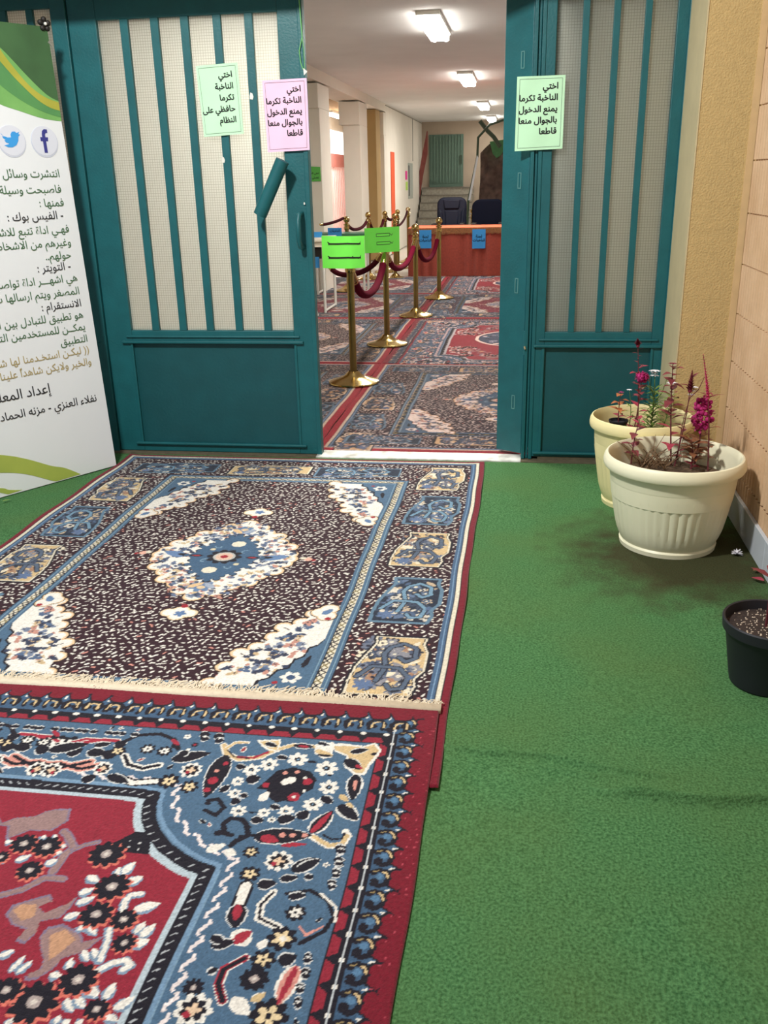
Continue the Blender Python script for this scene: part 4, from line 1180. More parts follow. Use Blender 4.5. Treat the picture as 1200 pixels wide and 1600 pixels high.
    mb_ = scallop(MP + [MP[0]], .03, .06)
    for r_, c in ((.045, (44, 30, 26)), (.039, (228, 192, 152)), (.03, medal)):
        for x, y in mb_:
            cv.disc(x * .93, y * .93, r_, c)
    cv.poly([(x * .95, y * .95) for x, y in MP], medal)
    for x, y in mb_:
        cv.stroke([(x * .985, y * .97), (x * .88, y * .9)], lw * .9, (64, 50, 46))
    for _ in range(430):
        a, q = rnd.uniform(0, 2 * PI), rnd.uniform(.55, .96)
        x, y = q * .285 * math.cos(a), q * .40 * math.sin(a)
        if abs(x) / .30 + abs(y) / .42 > 1.14:
            continue
        c = rnd.choice(((96, 110, 136), (70, 82, 108), (128, 138, 156), (186, 136, 122), (196, 174, 138), (50, 56, 74)))
        cv.leaf((x, y), (x + rnd.uniform(-.03, .03), y + rnd.uniform(-.03, .03)), .0085, c)
        if rnd.random() < .3:
            cv.petals(x, y, .014, 5, c, .5)
            cv.disc(x, y, .004, K_)
    for s in (1, -1):
        cv.petals(0, s * .285, .05, 7, (96, 122, 156), .6)
        cv.leaf((-.05, s * .3), (0, s * .25), .014, (210, 178, 136))
        cv.leaf((.05, s * .3), (0, s * .25), .014, (150, 160, 176))
        cv.disc(0, s * .295, .015, (206, 182, 146))
        cv.leaf((s * .16, -.01), (s * .26, .03), .026, (96, 124, 162))
        cv.leaf((s * .15, .0), (s * .2, .01), .012, K_)
    BP = [(0, .235), (.035, .215), (.045, .185), (.085, .165), (.09, .125), (.125, .095), (.122, .05), (.16, 0)]
    BP = BP + [(x, -y) for x, y in BP[::-1]][1:]
    BP = BP + [(-x, y) for x, y in BP[::-1]][1:-1]
    for x, y in scallop(BP + [BP[0]], .03, .032):
        cv.disc(x, y, .016, K_)
    for x, y in scallop(BP + [BP[0]], .03, .032):
        cv.disc(x * .98, y * .98, .013, (62, 90, 118))
    cv.poly([(x * .97, y * .97) for x, y in BP], (62, 90, 118))
    for s in (1, -1):
        cv.disc(s * .02, s * .135, .03, CREAM)
        cv.disc(-s * .07, s * .07, .012, (200, 190, 160))
        cv.stroke(spiral(s * .07, s * .05, .022, 1, .6), lw, SKY)
        cv.stroke(spiral(-s * .05, s * .1, .02, 3, .6), lw, SKY)
        cv.leaf((s * .09, 0), (s * .15, 0), .012, K_)
        cv.leaf((s * .1, 0), (s * .135, 0), .006, (156, 50, 60))
    cv.petals(0, 0, .074, 10, K_, .75)
    cv.disc(0, 0, .045, (176, 176, 172))
    cv.disc(0, 0, .036, (208, 176, 156))
    cv.disc(0, 0, .016, (150, 30, 46))
    for s in (1, -1):
        for r_, c in ((.036, (44, 30, 26)), (.031, (228, 200, 164)), (.024, WHT)):
            for dx, dy in ((-.036, .51), (.036, .51), (0, .535), (0, .49)):
                cv.disc(dx, s * dy, r_, c)
        cv.petals(.005, s * .515, .024, 5, (88, 116, 156), .6)
        cv.disc(0, s * .455, .014, (150, 30, 46))
        cv.disc(s * .345, .005, .017, (220, 168, 150))
        cv.disc(s * .37, -.004, .009, (150, 40, 50))
        cv.disc(s * .325, .012, .012, CREAM)
    return cv


WCOL = {'w': WHT, 'W': WHT, 'k': K_, 'c': TAN, 'r': (156, 46, 62), 'p': PNK, 'y': (146, 118, 116), 't': (186, 142, 112)}


def motifs(cv, lst, T, field=False):
    cv.T = T
    for it in lst:
        k = it[0]
        if k == 'p':
            if field:
                cx = sum(p[0] for p in it[1]) / len(it[1])
                cy_ = sum(p[1] for p in it[1]) / len(it[1])
                if it[2] == 'y':
                    cv.poly([(cx + (x - cx) * 1.08, cy_ + (y - cy_) * 1.12) for x, y in it[1]], (126, 112, 134))
            cv.poly(it[1], WCOL[it[2]])
        elif k == 'l':
            if it[6] == 'W':
                cv.leaf((it[1], it[2] - .003), (it[3], it[4] - .003), it[5] + .005, (124, 146, 168))
            elif it[6] == 'c':
                cv.leaf((it[1], it[2]), (it[3], it[4]), it[5] + .003, WHT)
            if not field and it[6] == 'k' and it[5] > .0045:
                cv.leaf((it[1], it[2]), (it[3], it[4]), it[5] * 1.35 + .0038, (206, 206, 204))
            cv.leaf((it[1], it[2]), (it[3], it[4]), it[5] * (1 if field else 1.35), WCOL[it[6]])
        elif k == 's':
            if it[3] == 'W':
                cv.stroke([(x, y - .003) for x, y in it[1]], it[2] + .004, (124, 146, 168))
            if it[3] == 'y':
                cv.stroke(it[1], it[2] + .004, (126, 112, 134))
            cv.stroke(it[1], it[2], WCOL[it[3]])
        elif k == 'o':
            cv.disc(it[1], it[2], it[3], WCOL[it[4]])
        else:
            x, y, r = it[1:4]
            if not field and k != 'd':
                r *= 1.12
            if k == 'd':
                cv.petals(x, y, r, 7, WHT, .6)
                cv.disc(x, y, r * .3, K_)
                cv.disc(x, y, r * .12, (120, 150, 176))
            elif k == 'k':
                if field:
                    cv.petals(x + .004, y - .004, r * 1.07, 10, (206, 110, 96), .72)
                cv.petals(x, y, r, 10, K_, .74)
                cv.disc(x, y, r * .30, (166, 152, 148))
                cv.disc(x, y, r * .14, (206, 196, 186))
            elif k == 'f':
                cv.petals(x, y, r, 8, K_, .7)
                cv.petals(x, y, r * .62, 5, (222, 200, 160), .4)
                cv.disc(x, y, r * .16, K_)
            elif k == 'e':
                cv.petals(x, y, r, 9, WHT, .75)
                cv.petals(x, y, r * .72, 7, K_, .65)
                cv.petals(x, y, r * .4, 4, (220, 190, 160), .4)
                cv.disc(x - r * .25, y - r * .3, r * .2, (156, 46, 62))
            elif k == 'g':
                cv.petals(x, y, r, 8, K_, .7)
                cv.petals(x, y, r * .62, 6, WHT, .5)
                cv.disc(x, y, r * .16, K_)


def flower_rug(cx, x1, y1, y0, res, yf=None):
    """red rug: scrolled navy edge band, blue flower border and a red field; x1, y1 = back right corner"""
    hx = x1 - cx
    yb = yf if yf is not None else 2 * (y1 - 1.42) - y1
    cv = Canvas(cx - hx, y0, x1, y1, res, REDB)
    mids = (1, -1)
    cyy = y1 - 1.42
    TT = [(1, 1, x1, y1), (-1, 1, cx - hx, y1)]
    TV = TT + [(1, -1, x1, 2 * cyy - y1), (-1, -1, cx - hx, 2 * cyy - y1)]
    cv.T = TV
    far = -1.42
    H = -hx
    # navy scroll band along the edges
    d0s, d1s = .050, .118
    d0t, d1t = .080, .168

    def bands(d_s, d_t, c):
        cv.poly([(-d_s, far), (-d_s, -d_t), (H, -d_t), (H, far)], c)
    bands(d0s, d0t, K_)
    bands(d0s + .006, d0t + .006, (62, 88, 116))
    bands(d1s - .016, d1t - .016, K_)
    bands(d1s + .006, d1t + .008, REDF)
    bands(d1s + .024, d1t + .030, K_)
    bands(d1s + .030, d1t + .036, BLUE)
    p = .0635
    n = int(1.42 / p) + 1
    for i in range(n):
        yy = -d0t - .026 - i * p
        cv.disc(-d0s + .006, yy, .021, K_, .0345)
        cv.disc(-d0s + .010, yy, .0185, REDB, .030)
        # scalloped outer line with a pointed cusp and white seed between scrolls
        cv.poly([(-d0s + .018, yy - p / 2), (-d0s - .008, yy - p / 2 + .017), (-d0s - .008, yy - p / 2 - .017)], K_)
        cv.poly([(-d0s + .011, yy - p / 2), (-d0s - .010, yy - p / 2 + .012), (-d0s - .010, yy - p / 2 - .012)], (70, 100, 130))
        cv.disc(-d0s - .004, yy - p / 2, .0075, WHT, .0034)
        q = -(d0s + d1s - .016) / 2 - .001
        arc = [(q - .016, yy + .02), (q - .004, yy + .026), (q + .012, yy + .022), (q + .019, yy + .004), (q + .014, yy - .014), (q, yy - .022), (q - .014, yy - .016)]
        cv.stroke(arc, .0062, K_)
        cv.disc(q - .010, yy - .008, .0095, K_)
        cv.disc(q - .016, yy + .018, .0085, K_)
        cv.disc(q + .000, yy + .006, .009, (84, 120, 152))
        cv.stroke([(q + .006, yy + .022), (q + .014, yy + .016), (q + .017, yy + .004)], .0024, TAN)
        cv.stroke([(q - .014, yy + .020), (q - .004, yy + .024)], .0018, (150, 130, 90))
        cv.poly([(-d1s - .028, yy - p / 2), (-d1s + .002, yy - p / 2 + .02), (-d1s + .002, yy - p / 2 - .02)], K_)
        cv.disc(-d1s + .006, yy - p / 2, .0062, WHT)
        cv.stroke([(-d1s + .006, yy - p / 2), (-d1s + .006, yy + p / 2)], .0012, (190, 196, 200))
    m = int(abs(H) / p) + 1
    for i in range(m):
        xx = -d0s - .05 - i * p
        cv.disc(xx, -d0t + .006, .0345, K_, .021)
        cv.disc(xx, -d0t + .010, .030, REDB, .0185)
        cv.poly([(xx - p / 2, -d0t + .026), (xx - p / 2 + .017, -d0t - .008), (xx - p / 2 - .017, -d0t - .008)], K_)
        cv.poly([(xx - p / 2, -d0t + .017), (xx - p / 2 + .012, -d0t - .010), (xx - p / 2 - .012, -d0t - .010)], (70, 100, 130))
        cv.disc(xx - p / 2, -d0t - .002, .0038, WHT, .010)
        q = -(d0t + d1t - .016) / 2
        arc = [(xx - .020, q - .020), (xx - .024, q + .004), (xx - .010, q + .022), (xx + .010, q + .022), (xx + .022, q + .004), (xx + .016, q - .02)]
        cv.stroke(arc, .0065, K_)
        cv.disc(xx - .008, q - .008, .010, K_)
        cv.stroke([(xx - .014, q - .014), (xx - .010, q + .008), (xx + .006, q + .014)], .0028, TAN)
        cv.stroke([(xx + .018, q + .012), (xx + .020, q - .012)], .0028, TAN)
        cv.poly([(xx - p / 2, -d1t - .032), (xx - p / 2 + .02, -d1t + .002), (xx - p / 2 - .02, -d1t + .002)], K_)
        cv.disc(xx - p / 2, -d1t + .008, .0075, WHT, .006)
        cv.stroke([(xx - p / 2, -d1t + .008), (xx + p / 2, -d1t + .008)], .0016, (190, 196, 200))
    # inner outline of the blue border and the red field, whose corner is cut by a bulge
    BL = [(-.452, far), (-.452, -.70), (-.488, -.690), (-.525, -.672), (-.575, -.640), (-.615, -.60), (-.645, -.555), (-.662, -.51), (-.668, -.468), (-.72, -.462), (H, -.462)]
    cv.poly(BL + [(H, far)], REDF)
    cv.stroke(BL, .027, (120, 148, 170))
    cv.stroke(BL, .022, (92, 120, 146))
    IN = [(x - .012, y - .012) for x, y in BL]
    cv.stroke(IN, .0205, (176, 190, 198))
    cv.stroke(BL, .0175, K_)
    cv.stroke([(x + .020, y + .020) for x, y in BL], .0055, (112, 142, 170))
    cv.poly([(-.66, -.60), (-.715, -.665), (-.60, -.668), (-.62, -.60)], K_)
    for x, y in ((-.69, -.645), (-.655, -.65), (-.63, -.655), (-.66, -.63), (-.635, -.635)):
        cv.disc(x, y, .003, (200, 200, 200))
    for s in scallop(BL, 0, .022):
        cv.stroke([(s[0] - .011, s[1] - .004), (s[0] - .001, s[1] + .004)], .0018, (166, 170, 174))
    # white chain of s shapes
    CH = [(x + .048, y + .048) for x, y in BL]
    for s, s2 in zip(scallop(CH, 0, .044)[:-1], scallop(CH, 0, .044)[1:]):
        dx, dy = s2[0] - s[0], s2[1] - s[1]
        l = math.hypot(dx, dy) + 1e-9
        tx, ty = dx / l, dy / l
        nx_, ny_ = -ty, tx
        f = .0062
        cv.stroke([(s[0] + tx * l * k + nx_ * f * g, s[1] + ty * l * k + ny_ * f * g) for k, g in ((.08, 1), (.3, 1.2), (.42, .2), (.58, -.2), (.72, -1.2), (.92, -.9))], .0044, (226, 214, 212))
    motifs(cv, BM, TV)
    motifs(cv, [it for it in BM if it[0] != 'p' and it[0] != 's' and it[2] < -.66 and it[1] > -.45], [(1, 1, x1 + .0, y1 - .50), (-1, 1, cx - hx, y1 - .50)])
    motifs(cv, [it for it in BM if it[0] != 'p' and it[0] != 's' and it[1] < -.66 and it[2] > -.46], [(1, 1, x1 - .34, y1)])
    motifs(cv, FM, TV, True)
    # small buds in what is left of the blue ground
    cv.T = [(1, 1, 0, 0)]
    rnd = random.Random(8)
    blue = np.array(BLUE, np.float32)
    for _ in range(5200):
        x, y = rnd.uniform(cx - hx + .15, x1 - .15), rnd.uniform(max(y0, y1 - 2.6), y1 - .2)
        r = rnd.choice((.020, .016, .012))
        w_ = cv._w(x - r, x + r, y - r, y + r)
        if not w_ or np.abs(cv.c[w_[0], w_[1]] - blue).max() > 1:
            continue
        q = r * .72
        a = rnd.uniform(0, PI)
        ux, uy = math.cos(a) * q, math.sin(a) * q
        k = rnd.random()
        if k < .4:
            cv.leaf((x - ux, y - uy), (x + ux, y + uy), q * .55, (196, 200, 200))
            cv.leaf((x - ux, y - uy), (x + ux, y + uy), q * .40, K_)
        elif k < .6:
            cv.petals(x, y, q, 6, K_, .6)
            cv.disc(x, y, q * .35, rnd.choice((WHT, TAN, (156, 46, 62))))
        elif k < .75:
            cv.petals(x, y, q, 5, WHT, .5)
            cv.disc(x, y, q * .3, K_)
        elif k < .85:
            cv.leaf((x - ux, y - uy), (x + ux, y + uy), q * .5, WHT)
            cv.leaf((x - ux * .8, y - uy * .8), (x + ux * .8, y + uy * .8), q * .3, (146, 60, 66))
        else:
            cv.stroke(spiral(x, y, q, a, .7), .0035, K_)
    # worn dirt on the red edge
    cv.T = [(1, 1, 0, 0)]
    rnd = random.Random(3)
    for _ in range(90):
        cv.stroke([(x1 - rnd.uniform(.002, .045), y1 - rnd.uniform(0, 1.9))] * 2, rnd.uniform(.0015, .003), (176, 70, 84))
    return cv


def pile(h, amp, X, Y, s):
    return h + amp * (.5 * np.sin(X * 5.3 + Y * 3 + s) + .5 * np.sin(Y * 4.1 - X * 2 + 2 * s)) + RNG.normal(0, .0004, X.shape)


# dark flecked rug in front of the door
cv = speckled_rug(-1.157, 3.236, .987, 1.372, .0036)
ru = empty('rug', 'dark flecked rug with white medallion, lying before the door sill', 'rug', (-1.157, 3.236, 0))
org = (-1.157, 3.236, 0)


def zf1(X, Y):
    e = np.clip((X + 1.157) / .987, -1, 1)
    return pile(.009, .0012, X, Y, 1) + .003 * np.exp(-((1 - np.abs(e)) / .05) ** 2) * (1 + np.sin(Y * 11))


o = cv.mesh('pile_field', WOVEN, zf1, ru, org)
# red flowered rug nearest the viewer, its end laid over the dark rug
cv = flower_rug(-1.180, -.193, 2.215, .15, .0033)
r2 = empty('rug', 'red rug with blue flower border, nearest the viewer', 'rug', (-1.18, 1.2, 0))


def zf2(X, Y):
    return pile(.0115, .001, X, Y, 2) + .0105 * (1 / (1 + np.exp(-(Y - 1.83) * 40))) + .0015 * np.sin(X * 9) * np.exp(-((Y - 2.2) / .06) ** 2)


cv.mesh('pile_field', WOVEN, zf2, r2, (-1.18, 1.2, 0))
mb = MB()
mb.box(-2.167, -.193, 2.188, 2.223, .012, .0245)
rnd = random.Random(4)
x = -2.165
while x < -.195:
    lean = rnd.uniform(-.5, .9) + .5 * math.sin(x * 17)
    L = rnd.uniform(.025, .07) * (1 if x < -.30 else .6)
    h = rnd.uniform(.0015, .003)
    wv = rnd.uniform(.0011, .002)
    p0 = Vector((x, 2.215, .022))
    pts = [p0 + Vector((lean * L * t * .6 + .004 * math.sin(t * 7 + x * 50), L * t, .008 * math.sin(PI * t) * rnd.random() - .009 * t)) for t in (0, .35, .7, 1)]
    vs, fs = [], []
    for i, p in enumerate(pts):
        vs += [p + Vector((-wv, 0, 0)), p + Vector((0, 0, h)), p + Vector((wv, 0, 0))]
    for i in range(3):
        fs += [(i * 3, i * 3 + 1, i * 3 + 4, i * 3 + 3), (i * 3 + 1, i * 3 + 2, i * 3 + 5, i * 3 + 4)]
    mb.add(vs, fs)
    x += rnd.uniform(.0016, .0032)
tag(mb.build('fringe', FRINGE, r2, smooth=180), 'cream end fringe', kind='stuff')

# ------------------------------------------------------------------ roll-up banner, leaning back a little
BP0 = Vector((-2.139, 4.415, 0.004))
BD = Vector((-.526, -.850, 0)).normalized()
BN = Vector((.850, -.526, 0)).normalized()
BU = (Vector((0, 0, 1)) - BN * .055).normalized()
BNN = BU.cross(BD).normalized()
if BNN.dot(BN) < 0:
    BNN = -BNN


def bpt(s, t, off=0.0):
    return BP0 + BD * s + BU * t + BNN * off


ban = empty('banner', 'white roll-up banner with green writing standing left of the door', 'banner', BP0)
mb = MB()
mb.prism([(0, 0), (.85, 0), (.85, 2.118), (0, 2.118)], BP0, BD, BU, -BNN, .004)
mb.build('panel', BANW, ban, smooth=0)


def bshape(name, poly, m, off=.0012, par=ban):
    b_ = MB()
    b_.prism(poly, bpt(0, 0, .0002), BD, BU, BNN, off)
    return b_.build(name, m, par, smooth=0)


def curve(pts, n=10):
    out = []
    P = [pts[0]] + list(pts) + [pts[-1]]
    for i in range(1, len(P) - 2):
        for k in range(n):
            t = k / n
            out.append(tuple(.5 * (2 * P[i][j] + (P[i + 1][j] - P[i - 1][j]) * t + (2 * P[i - 1][j] - 5 * P[i][j] + 4 * P[i + 1][j] - P[i + 2][j]) * t * t + (-P[i - 1][j] + 3 * P[i][j] - 3 * P[i + 1][j] + P[i + 2][j]) * t ** 3) for j in (0, 1)))
    out.append(pts[-1])
    return out


low = curve([(0, 1.712), (.06, 1.716), (.12, 1.726), (.21, 1.750), (.30, 1.775), (.42, 1.83), (.6, 1.95), (.85, 2.09)])
tag(bshape('wave', [(0, 2.118)] + low + [(.85, 2.118)], BANL, .0008), 'light green wave')
m1 = curve([(0, 1.728), (.06, 1.742), (.13, 1.766), (.21, 1.806), (.29, 1.862), (.40, 1.96), (.55, 2.118)])
tag(bshape('wave', [(0, 2.118)] + m1, BANLL, .0016), 'mid green wave')
m2 = curve([(0, 1.758), (.05, 1.77), (.103, 1.798), (.16, 1.845), (.22, 1.905), (.29, 1.99), (.37, 2.118)])
g1 = curve([(0, 1.795), (.05, 1.808), (.10, 1.832), (.15, 1.872), (.20, 1.93), (.25, 2.0), (.31, 2.118)])
tag(bshape('wave', m2 + g1[::-1], BANY, .0024), 'gold wave')
m3 = curve([(0, 1.812), (.05, 1.845), (.10, 1.90), (.16, 1.965), (.22, 2.03), (.29, 2.118)])
tag(bshape('wave', [(0, 2.118)] + g1, BANL, .0022), 'light green wave')
tag(bshape('wave', [(0, 2.118), (0, 1.80)] + curve([(0, 1.80), (.05, 1.822), (.10, 1.862), (.15, 1.91), (.2, 1.962), (.25, 2.01), (.32, 2.06), (.5, 2.118)]), BANG, .003), 'dark green corner wave')
lo1 = curve([(.217, .006), (.30, .06), (.371, .089), (.497, .156), (.621, .205), (.85, .26)])
lo2 = curve([(.85, .16), (.638, .12), (.512, .081), (.385, .015)])
tag(bshape('wave', lo1 + lo2 + [(.36, .004)], BANO, .0012), 'olive wave at the foot')
tag(bshape('wave', curve([(.543, .008), (.609, .026), (.66, .048), (.85, .08)]) + [(.85, .05), (.66, .026), (.62, .006)], BANO, .0012), 'olive wave at the foot')


def disc_poly(cx, cy_, r, n=28):
    return [(cx + r * math.cos(2 * PI * k / n), cy_ + r * math.sin(2 * PI * k / n)) for k in range(n)]


for c in ((.274, 1.622), (.108, 1.622)):
    bshape('logo_disc', disc_poly(c[0], c[1] - .004, .070), DISCS, .0012)
    bshape('logo_disc', disc_poly(c[0], c[1], .066), DISCW, .0020)
# bird mark (faces the banner's right edge, so +x of the mark is -s)
bird = [(-1.0, .55), (-.75, .3), (-.35, .18), (.02, .2), (.0, .45), (.2, .72), (.5, .74), (.68, .6), (.95, .72), (.84, .5), (1.02, .46), (.8, .28), (.72, -.1), (.45, -.5), (.0, -.72), (-.45, -.72), (-.85, -.55), (-.4, -.45), (-.28, -.38), (-.62, -.28), (-.74, -.05), (-.55, -.06), (-.82, .1), (-.9, .3), (-.68, .22), (-.98, .48)]
tag(bshape('bird_mark', [(.276 - x * .047, 1.626 + y * .047) for x, y in bird], BIRD, .0032), 'sky blue bird mark')
eff = [(-.25, -1), (.2, -1), (.2, -.02), (.5, -.02), (.56, .32), (.2, .32), (.2, .55), (.32, .68), (.58, .68), (.58, .98), (.15, 1), (-.15, .85), (-.25, .6), (-.25, .32), (-.55, .32), (-.55, -.02), (-.25, -.02)]
tag(bshape('letter_mark', [(.108 - x * .036, 1.622 + y * .052) for x, y in eff], INDIGO, .0032), 'indigo letter f mark')

LINES = [('انتشرت وسائل التواصل', .059, 1.461, .050, 'g'), ('فاصبحت وسيلة للتواصل', .063, 1.390, .050, 'g'), ('فمنها :', .061, 1.328, .050, 'g'),
         ('- الفيس بوك :', .075, 1.270, .052, 'k'), ('فهـي اداة تتبع للاشخاص', .056, 1.205, .050, 'g'), ('وغيرهم من الاشخاص', .057, 1.143, .050, 'g'), ('حولهم..', .068, 1.083, .050, 'g'),
         ('- التويتر :', .080, 1.030, .052, 'k'), ('هي اشهـــر اداة تواصل', .054, .972, .050, 'g'), ('المصغر ويتم ارسالها ب', .055, .908, .050, 'g'), ('الانستقرام :', .056, .848, .050, 'k'),
         ('هو تطبيق للتبادل بين الصور', .055, .790, .050, 'g'), ('يمكــن للمستخدمين التقاط', .055, .730, .050, 'g'), ('التطبيق', .053, .670, .050, 'g'),
         ('(( ليكـن استخـدمنا لها شاهد', .054, .614, .050, 't'), ('والخير ولايكن شاهداً علينا ))', .052, .553, .050, 't'),
         ('إعداد المعلمات', .300, .452, .066, 'k'), ('نفلاء العنزي - مزنه الحماد', .056, .362, .054, 'k')]
for key, m, lb in (('g', INKG, 'green Arabic writing'), ('k', INKK, 'black Arabic writing'), ('t', INKT, 'tan Arabic writing')):
    for t, s, y, size, kk in LINES:
        if kk == key:
            mb = MB()
            write(mb, t, size, bpt(s, y, .0022), -BD, BU, bold=.006)
            tag(mb.build('lettering', m, ban, smooth=0), lb)
# pole, foot and corner ornament
mb = MB()
mb.tube([bpt(.42, .0, -.05), bpt(.42, 2.10, -.012)], .010, 10)
mb.build('support_pole', WHMET, ban)
mb = MB()
mb.box(-.02, .80, -.09, .004, -.003, .028, M=Matrix(((BD.x, BNN.x, 0, BP0.x), (BD.y, BNN.y, 0, BP0.y), (0, 0, 1, BP0.z), (0, 0, 0, 1))))
mb2 = MB()
mb2.box(.04, .80, -.10, -.012, -.003, .030, M=Matrix(((BD.x, BNN.x, 0, BP0.x), (BD.y, BNN.y, 0, BP0.y), (0, 0, 1, BP0.z), (0, 0, 0, 1))))
mb2.build('foot', WHMET, ban, smooth=0)
mb = MB()
c0 = bpt(.012, 2.128, .004)
fx_ = Vector((1, 0, 0))
for k in range(5):
    a = 2 * PI * k / 5 + .3
    c = c0 - BD * (.021 * math.cos(a)) + BU * (.021 * math.sin(a))
    mb.ball(tuple(c), .0125, 8)
for k in range(1):
    mb.ball(tuple(c0), .012, 8)
o = mb.build('corner_flower', BLACKM, ban)
tag(o, 'black flower shaped corner clip')
mb = MB()
mb.ball(tuple(c0 + BNN * .011), .0075, 8)
mb.build('clip_centre', WHITE, o)
mb = MB()
mb.tube([bpt(.006, 2.055, .003), bpt(-.004, 2.048, .003), bpt(-.014, 2.038, .002), bpt(-.018, 2.028, .0)], .0045, 8)
tag(mb.build('tie_hook', RIMG, ban), 'grey hook at the edge')

# ------------------------------------------------------------------ notices taped to the door


def sheet(name, label, cat, m, corners, txt, ink, group=None, border=True, size=.030, curl=.006, bold=.028, pitch=None, top=.2, marg=.12, y_off=None):
    """corners: upper left, upper right, lower right, lower left in world space"""
    UL, UR, LR, LL = [Vector(c) for c in corners]
    nrm = (UR - UL).cross(LL - UL).normalized()
    if nrm.y > 0:
        nrm = -nrm

    def P(u, v, off=0.0):
        p = (UL * (1 - u) + UR * u) * (1 - v) + (LL * (1 - u) + LR * u) * v
        return p + nrm * (curl * (math.sin(PI * u) * .5 + .8 * (v - .4) ** 2 + .25 * math.sin(u * 9 + v * 6)) + off)
    n = 12
    mb_ = MB()
    vs = [P(i / n, j / n) for j in range(n + 1) for i in range(n + 1)] + [P(i / n, j / n, -.0006) for j in range(n + 1) for i in range(n + 1)]
    q = (n + 1) ** 2
    fs = [(j * (n + 1) + i, (j + 1) * (n + 1) + i, (j + 1) * (n + 1) + i + 1, j * (n + 1) + i + 1) for j in range(n) for i in range(n)]
    fs += [tuple(k + q for k in f[::-1]) for f in fs]
    mb_.add(vs, fs)
    o_ = mb_.build(name, m, smooth=60, org=tuple((UL + LR) / 2))
    tag(o_, label, cat, group)
    H = (LL - UL).length
    Wd = (UR - UL).length
    tb = MB()
    pitch = pitch or .145
    for i, t in enumerate(txt):
        vs, fs = text2d(t, size, bold)
        u0 = 1 - marg
        v0 = top + i * pitch
        tb.add([P(u0 + x / Wd, v0 - y / H, .0012) for x, y in vs], fs)
    if txt:
        tb.build('lettering', ink, o_, smooth=0)
    if border:
        b_ = MB()
        e, t = .055, .0012
        for (u0, u1, v0, v1) in ((e, 1 - e, .035, .035 + .004), (e, 1 - e, .961, .965), (e, e + .005, .035, .965), (1 - e - .005, 1 - e, .035, .965)):
            for k in range(12):
                a0, a1 = k / 12, (k + 1) / 12
                if u1 - u0 > v1 - v0:
                    ua, ub, va, vb = u0 + (u1 - u0) * a0, u0 + (u1 - u0) * a1, v0, v1
                else:
                    ua, ub, va, vb = u0, u1, v0 + (v1 - v0) * a0, v0 + (v1 - v0) * a1
                b_.add([P(ua, va, t), P(ua, vb, t), P(ub, vb, t), P(ub, va, t)], [(0, 1, 2, 3)])
        b_.build('border_line', DARKINK, o_, smooth=0)
    return o_


T2 = ['اختي', 'الناخبة تكرما', 'يمنع الدخول', 'بالجوال منعا', 'قاطعا']
sheet('notice_sheet', 'pale green notice taped across the bars of the left door leaf', 'notice', MINT, ((-1.603, 4.690, 1.953), (-1.394, 4.690, 1.962), (-1.386, 4.690, 1.644), (-1.590, 4.690, 1.635)), ['اختي', 'الناخبة', 'تكرما', 'حافظي على', 'النظام'], BLACKINK, 'notices on the door', size=.037, pitch=.158, top=.19, marg=.15)
sheet('notice_sheet', 'pink notice on the door edge above the pipe handle', 'notice', PINKP, ((-1.277, 4.690, 1.878), (-1.057, 4.688, 1.882), (-1.057, 4.688, 1.562), (-1.270, 4.690, 1.556)), T2, BLACKINK, 'notices on the door', size=.037, pitch=.152, top=.175, marg=.14)
sheet('notice_sheet', 'pale green notice on the right door post beside the frosted sidelight', 'notice', MINT, ((-.059, 4.690, 1.853), (.161, 4.688, 1.853), (.161, 4.688, 1.538), (-.062, 4.690, 1.532)), T2, BLACKINK, 'notices on the door', size=.037, pitch=.152, top=.175, marg=.14)

# scraps of tape left on the bars
for (x, z, lb, g) in ((-1.503, 1.527, 'white tape scrap on the bar below the pale green notice', .012), (-1.336, 1.812, 'white tape scrap on the bar left of the pink notice', .013), (-1.098, 1.314, 'pale paint chip on the leaf edge above the pull handle', .005)):
    mb = MB()
    k = (0, .3, .7, 1)
    poly = [(-.7 * g, -g), (.35 * g, -g * 1.15), (.7 * g, -g * .2), (.3 * g, g), (-.4 * g, g * 1.3), (-.75 * g, g * .1)]
    mb.prism(poly, (x, FY - .0055 if x > -1.2 else FY - .0015, z), (1, 0, 0), (0, .05, 1), (0, -1, 0), .003)
    tag(mb.build('tape_scrap', WHITE, smooth=0, org=(x, FY, z)), lb, 'tape')
# green string hung on the edge of the left leaf
st_ = empty('string', 'green string hanging on the top edge of the left leaf', 'string', (-1.076, FY, 1.95))
mb = MB()
pts = [(-1.083, 4.688, 2.30), (-1.075, 4.687, 2.20), (-1.072, 4.687, 2.12), (-1.069, 4.687, 2.06)]
mb.tube(pts, .0030, 6)
mb.tube([(-1.069, 4.687, 2.06), (-1.086, 4.686, 2.0), (-1.082, 4.686, 1.95), (-1.072, 4.686, 1.92)], .0026, 6)
mb.tube([(-1.069, 4.687, 2.06), (-1.064, 4.687, 2.0), (-1.064, 4.687, 1.94), (-1.066, 4.687, 1.90)], .0018, 6)
mb.build('cord', STRG, st_)
mb = MB()
mb.prism([(0, 0), (.02, -.016), (.002, -.032)], (-1.070, 4.684, 1.925), (1, 0, 0), (0, 0, 1), (0, -1, 0), .002)
tag(mb.build('paper_corner', WHITE, st_, smooth=0), 'torn white paper corner')

# ------------------------------------------------------------------ flower pots


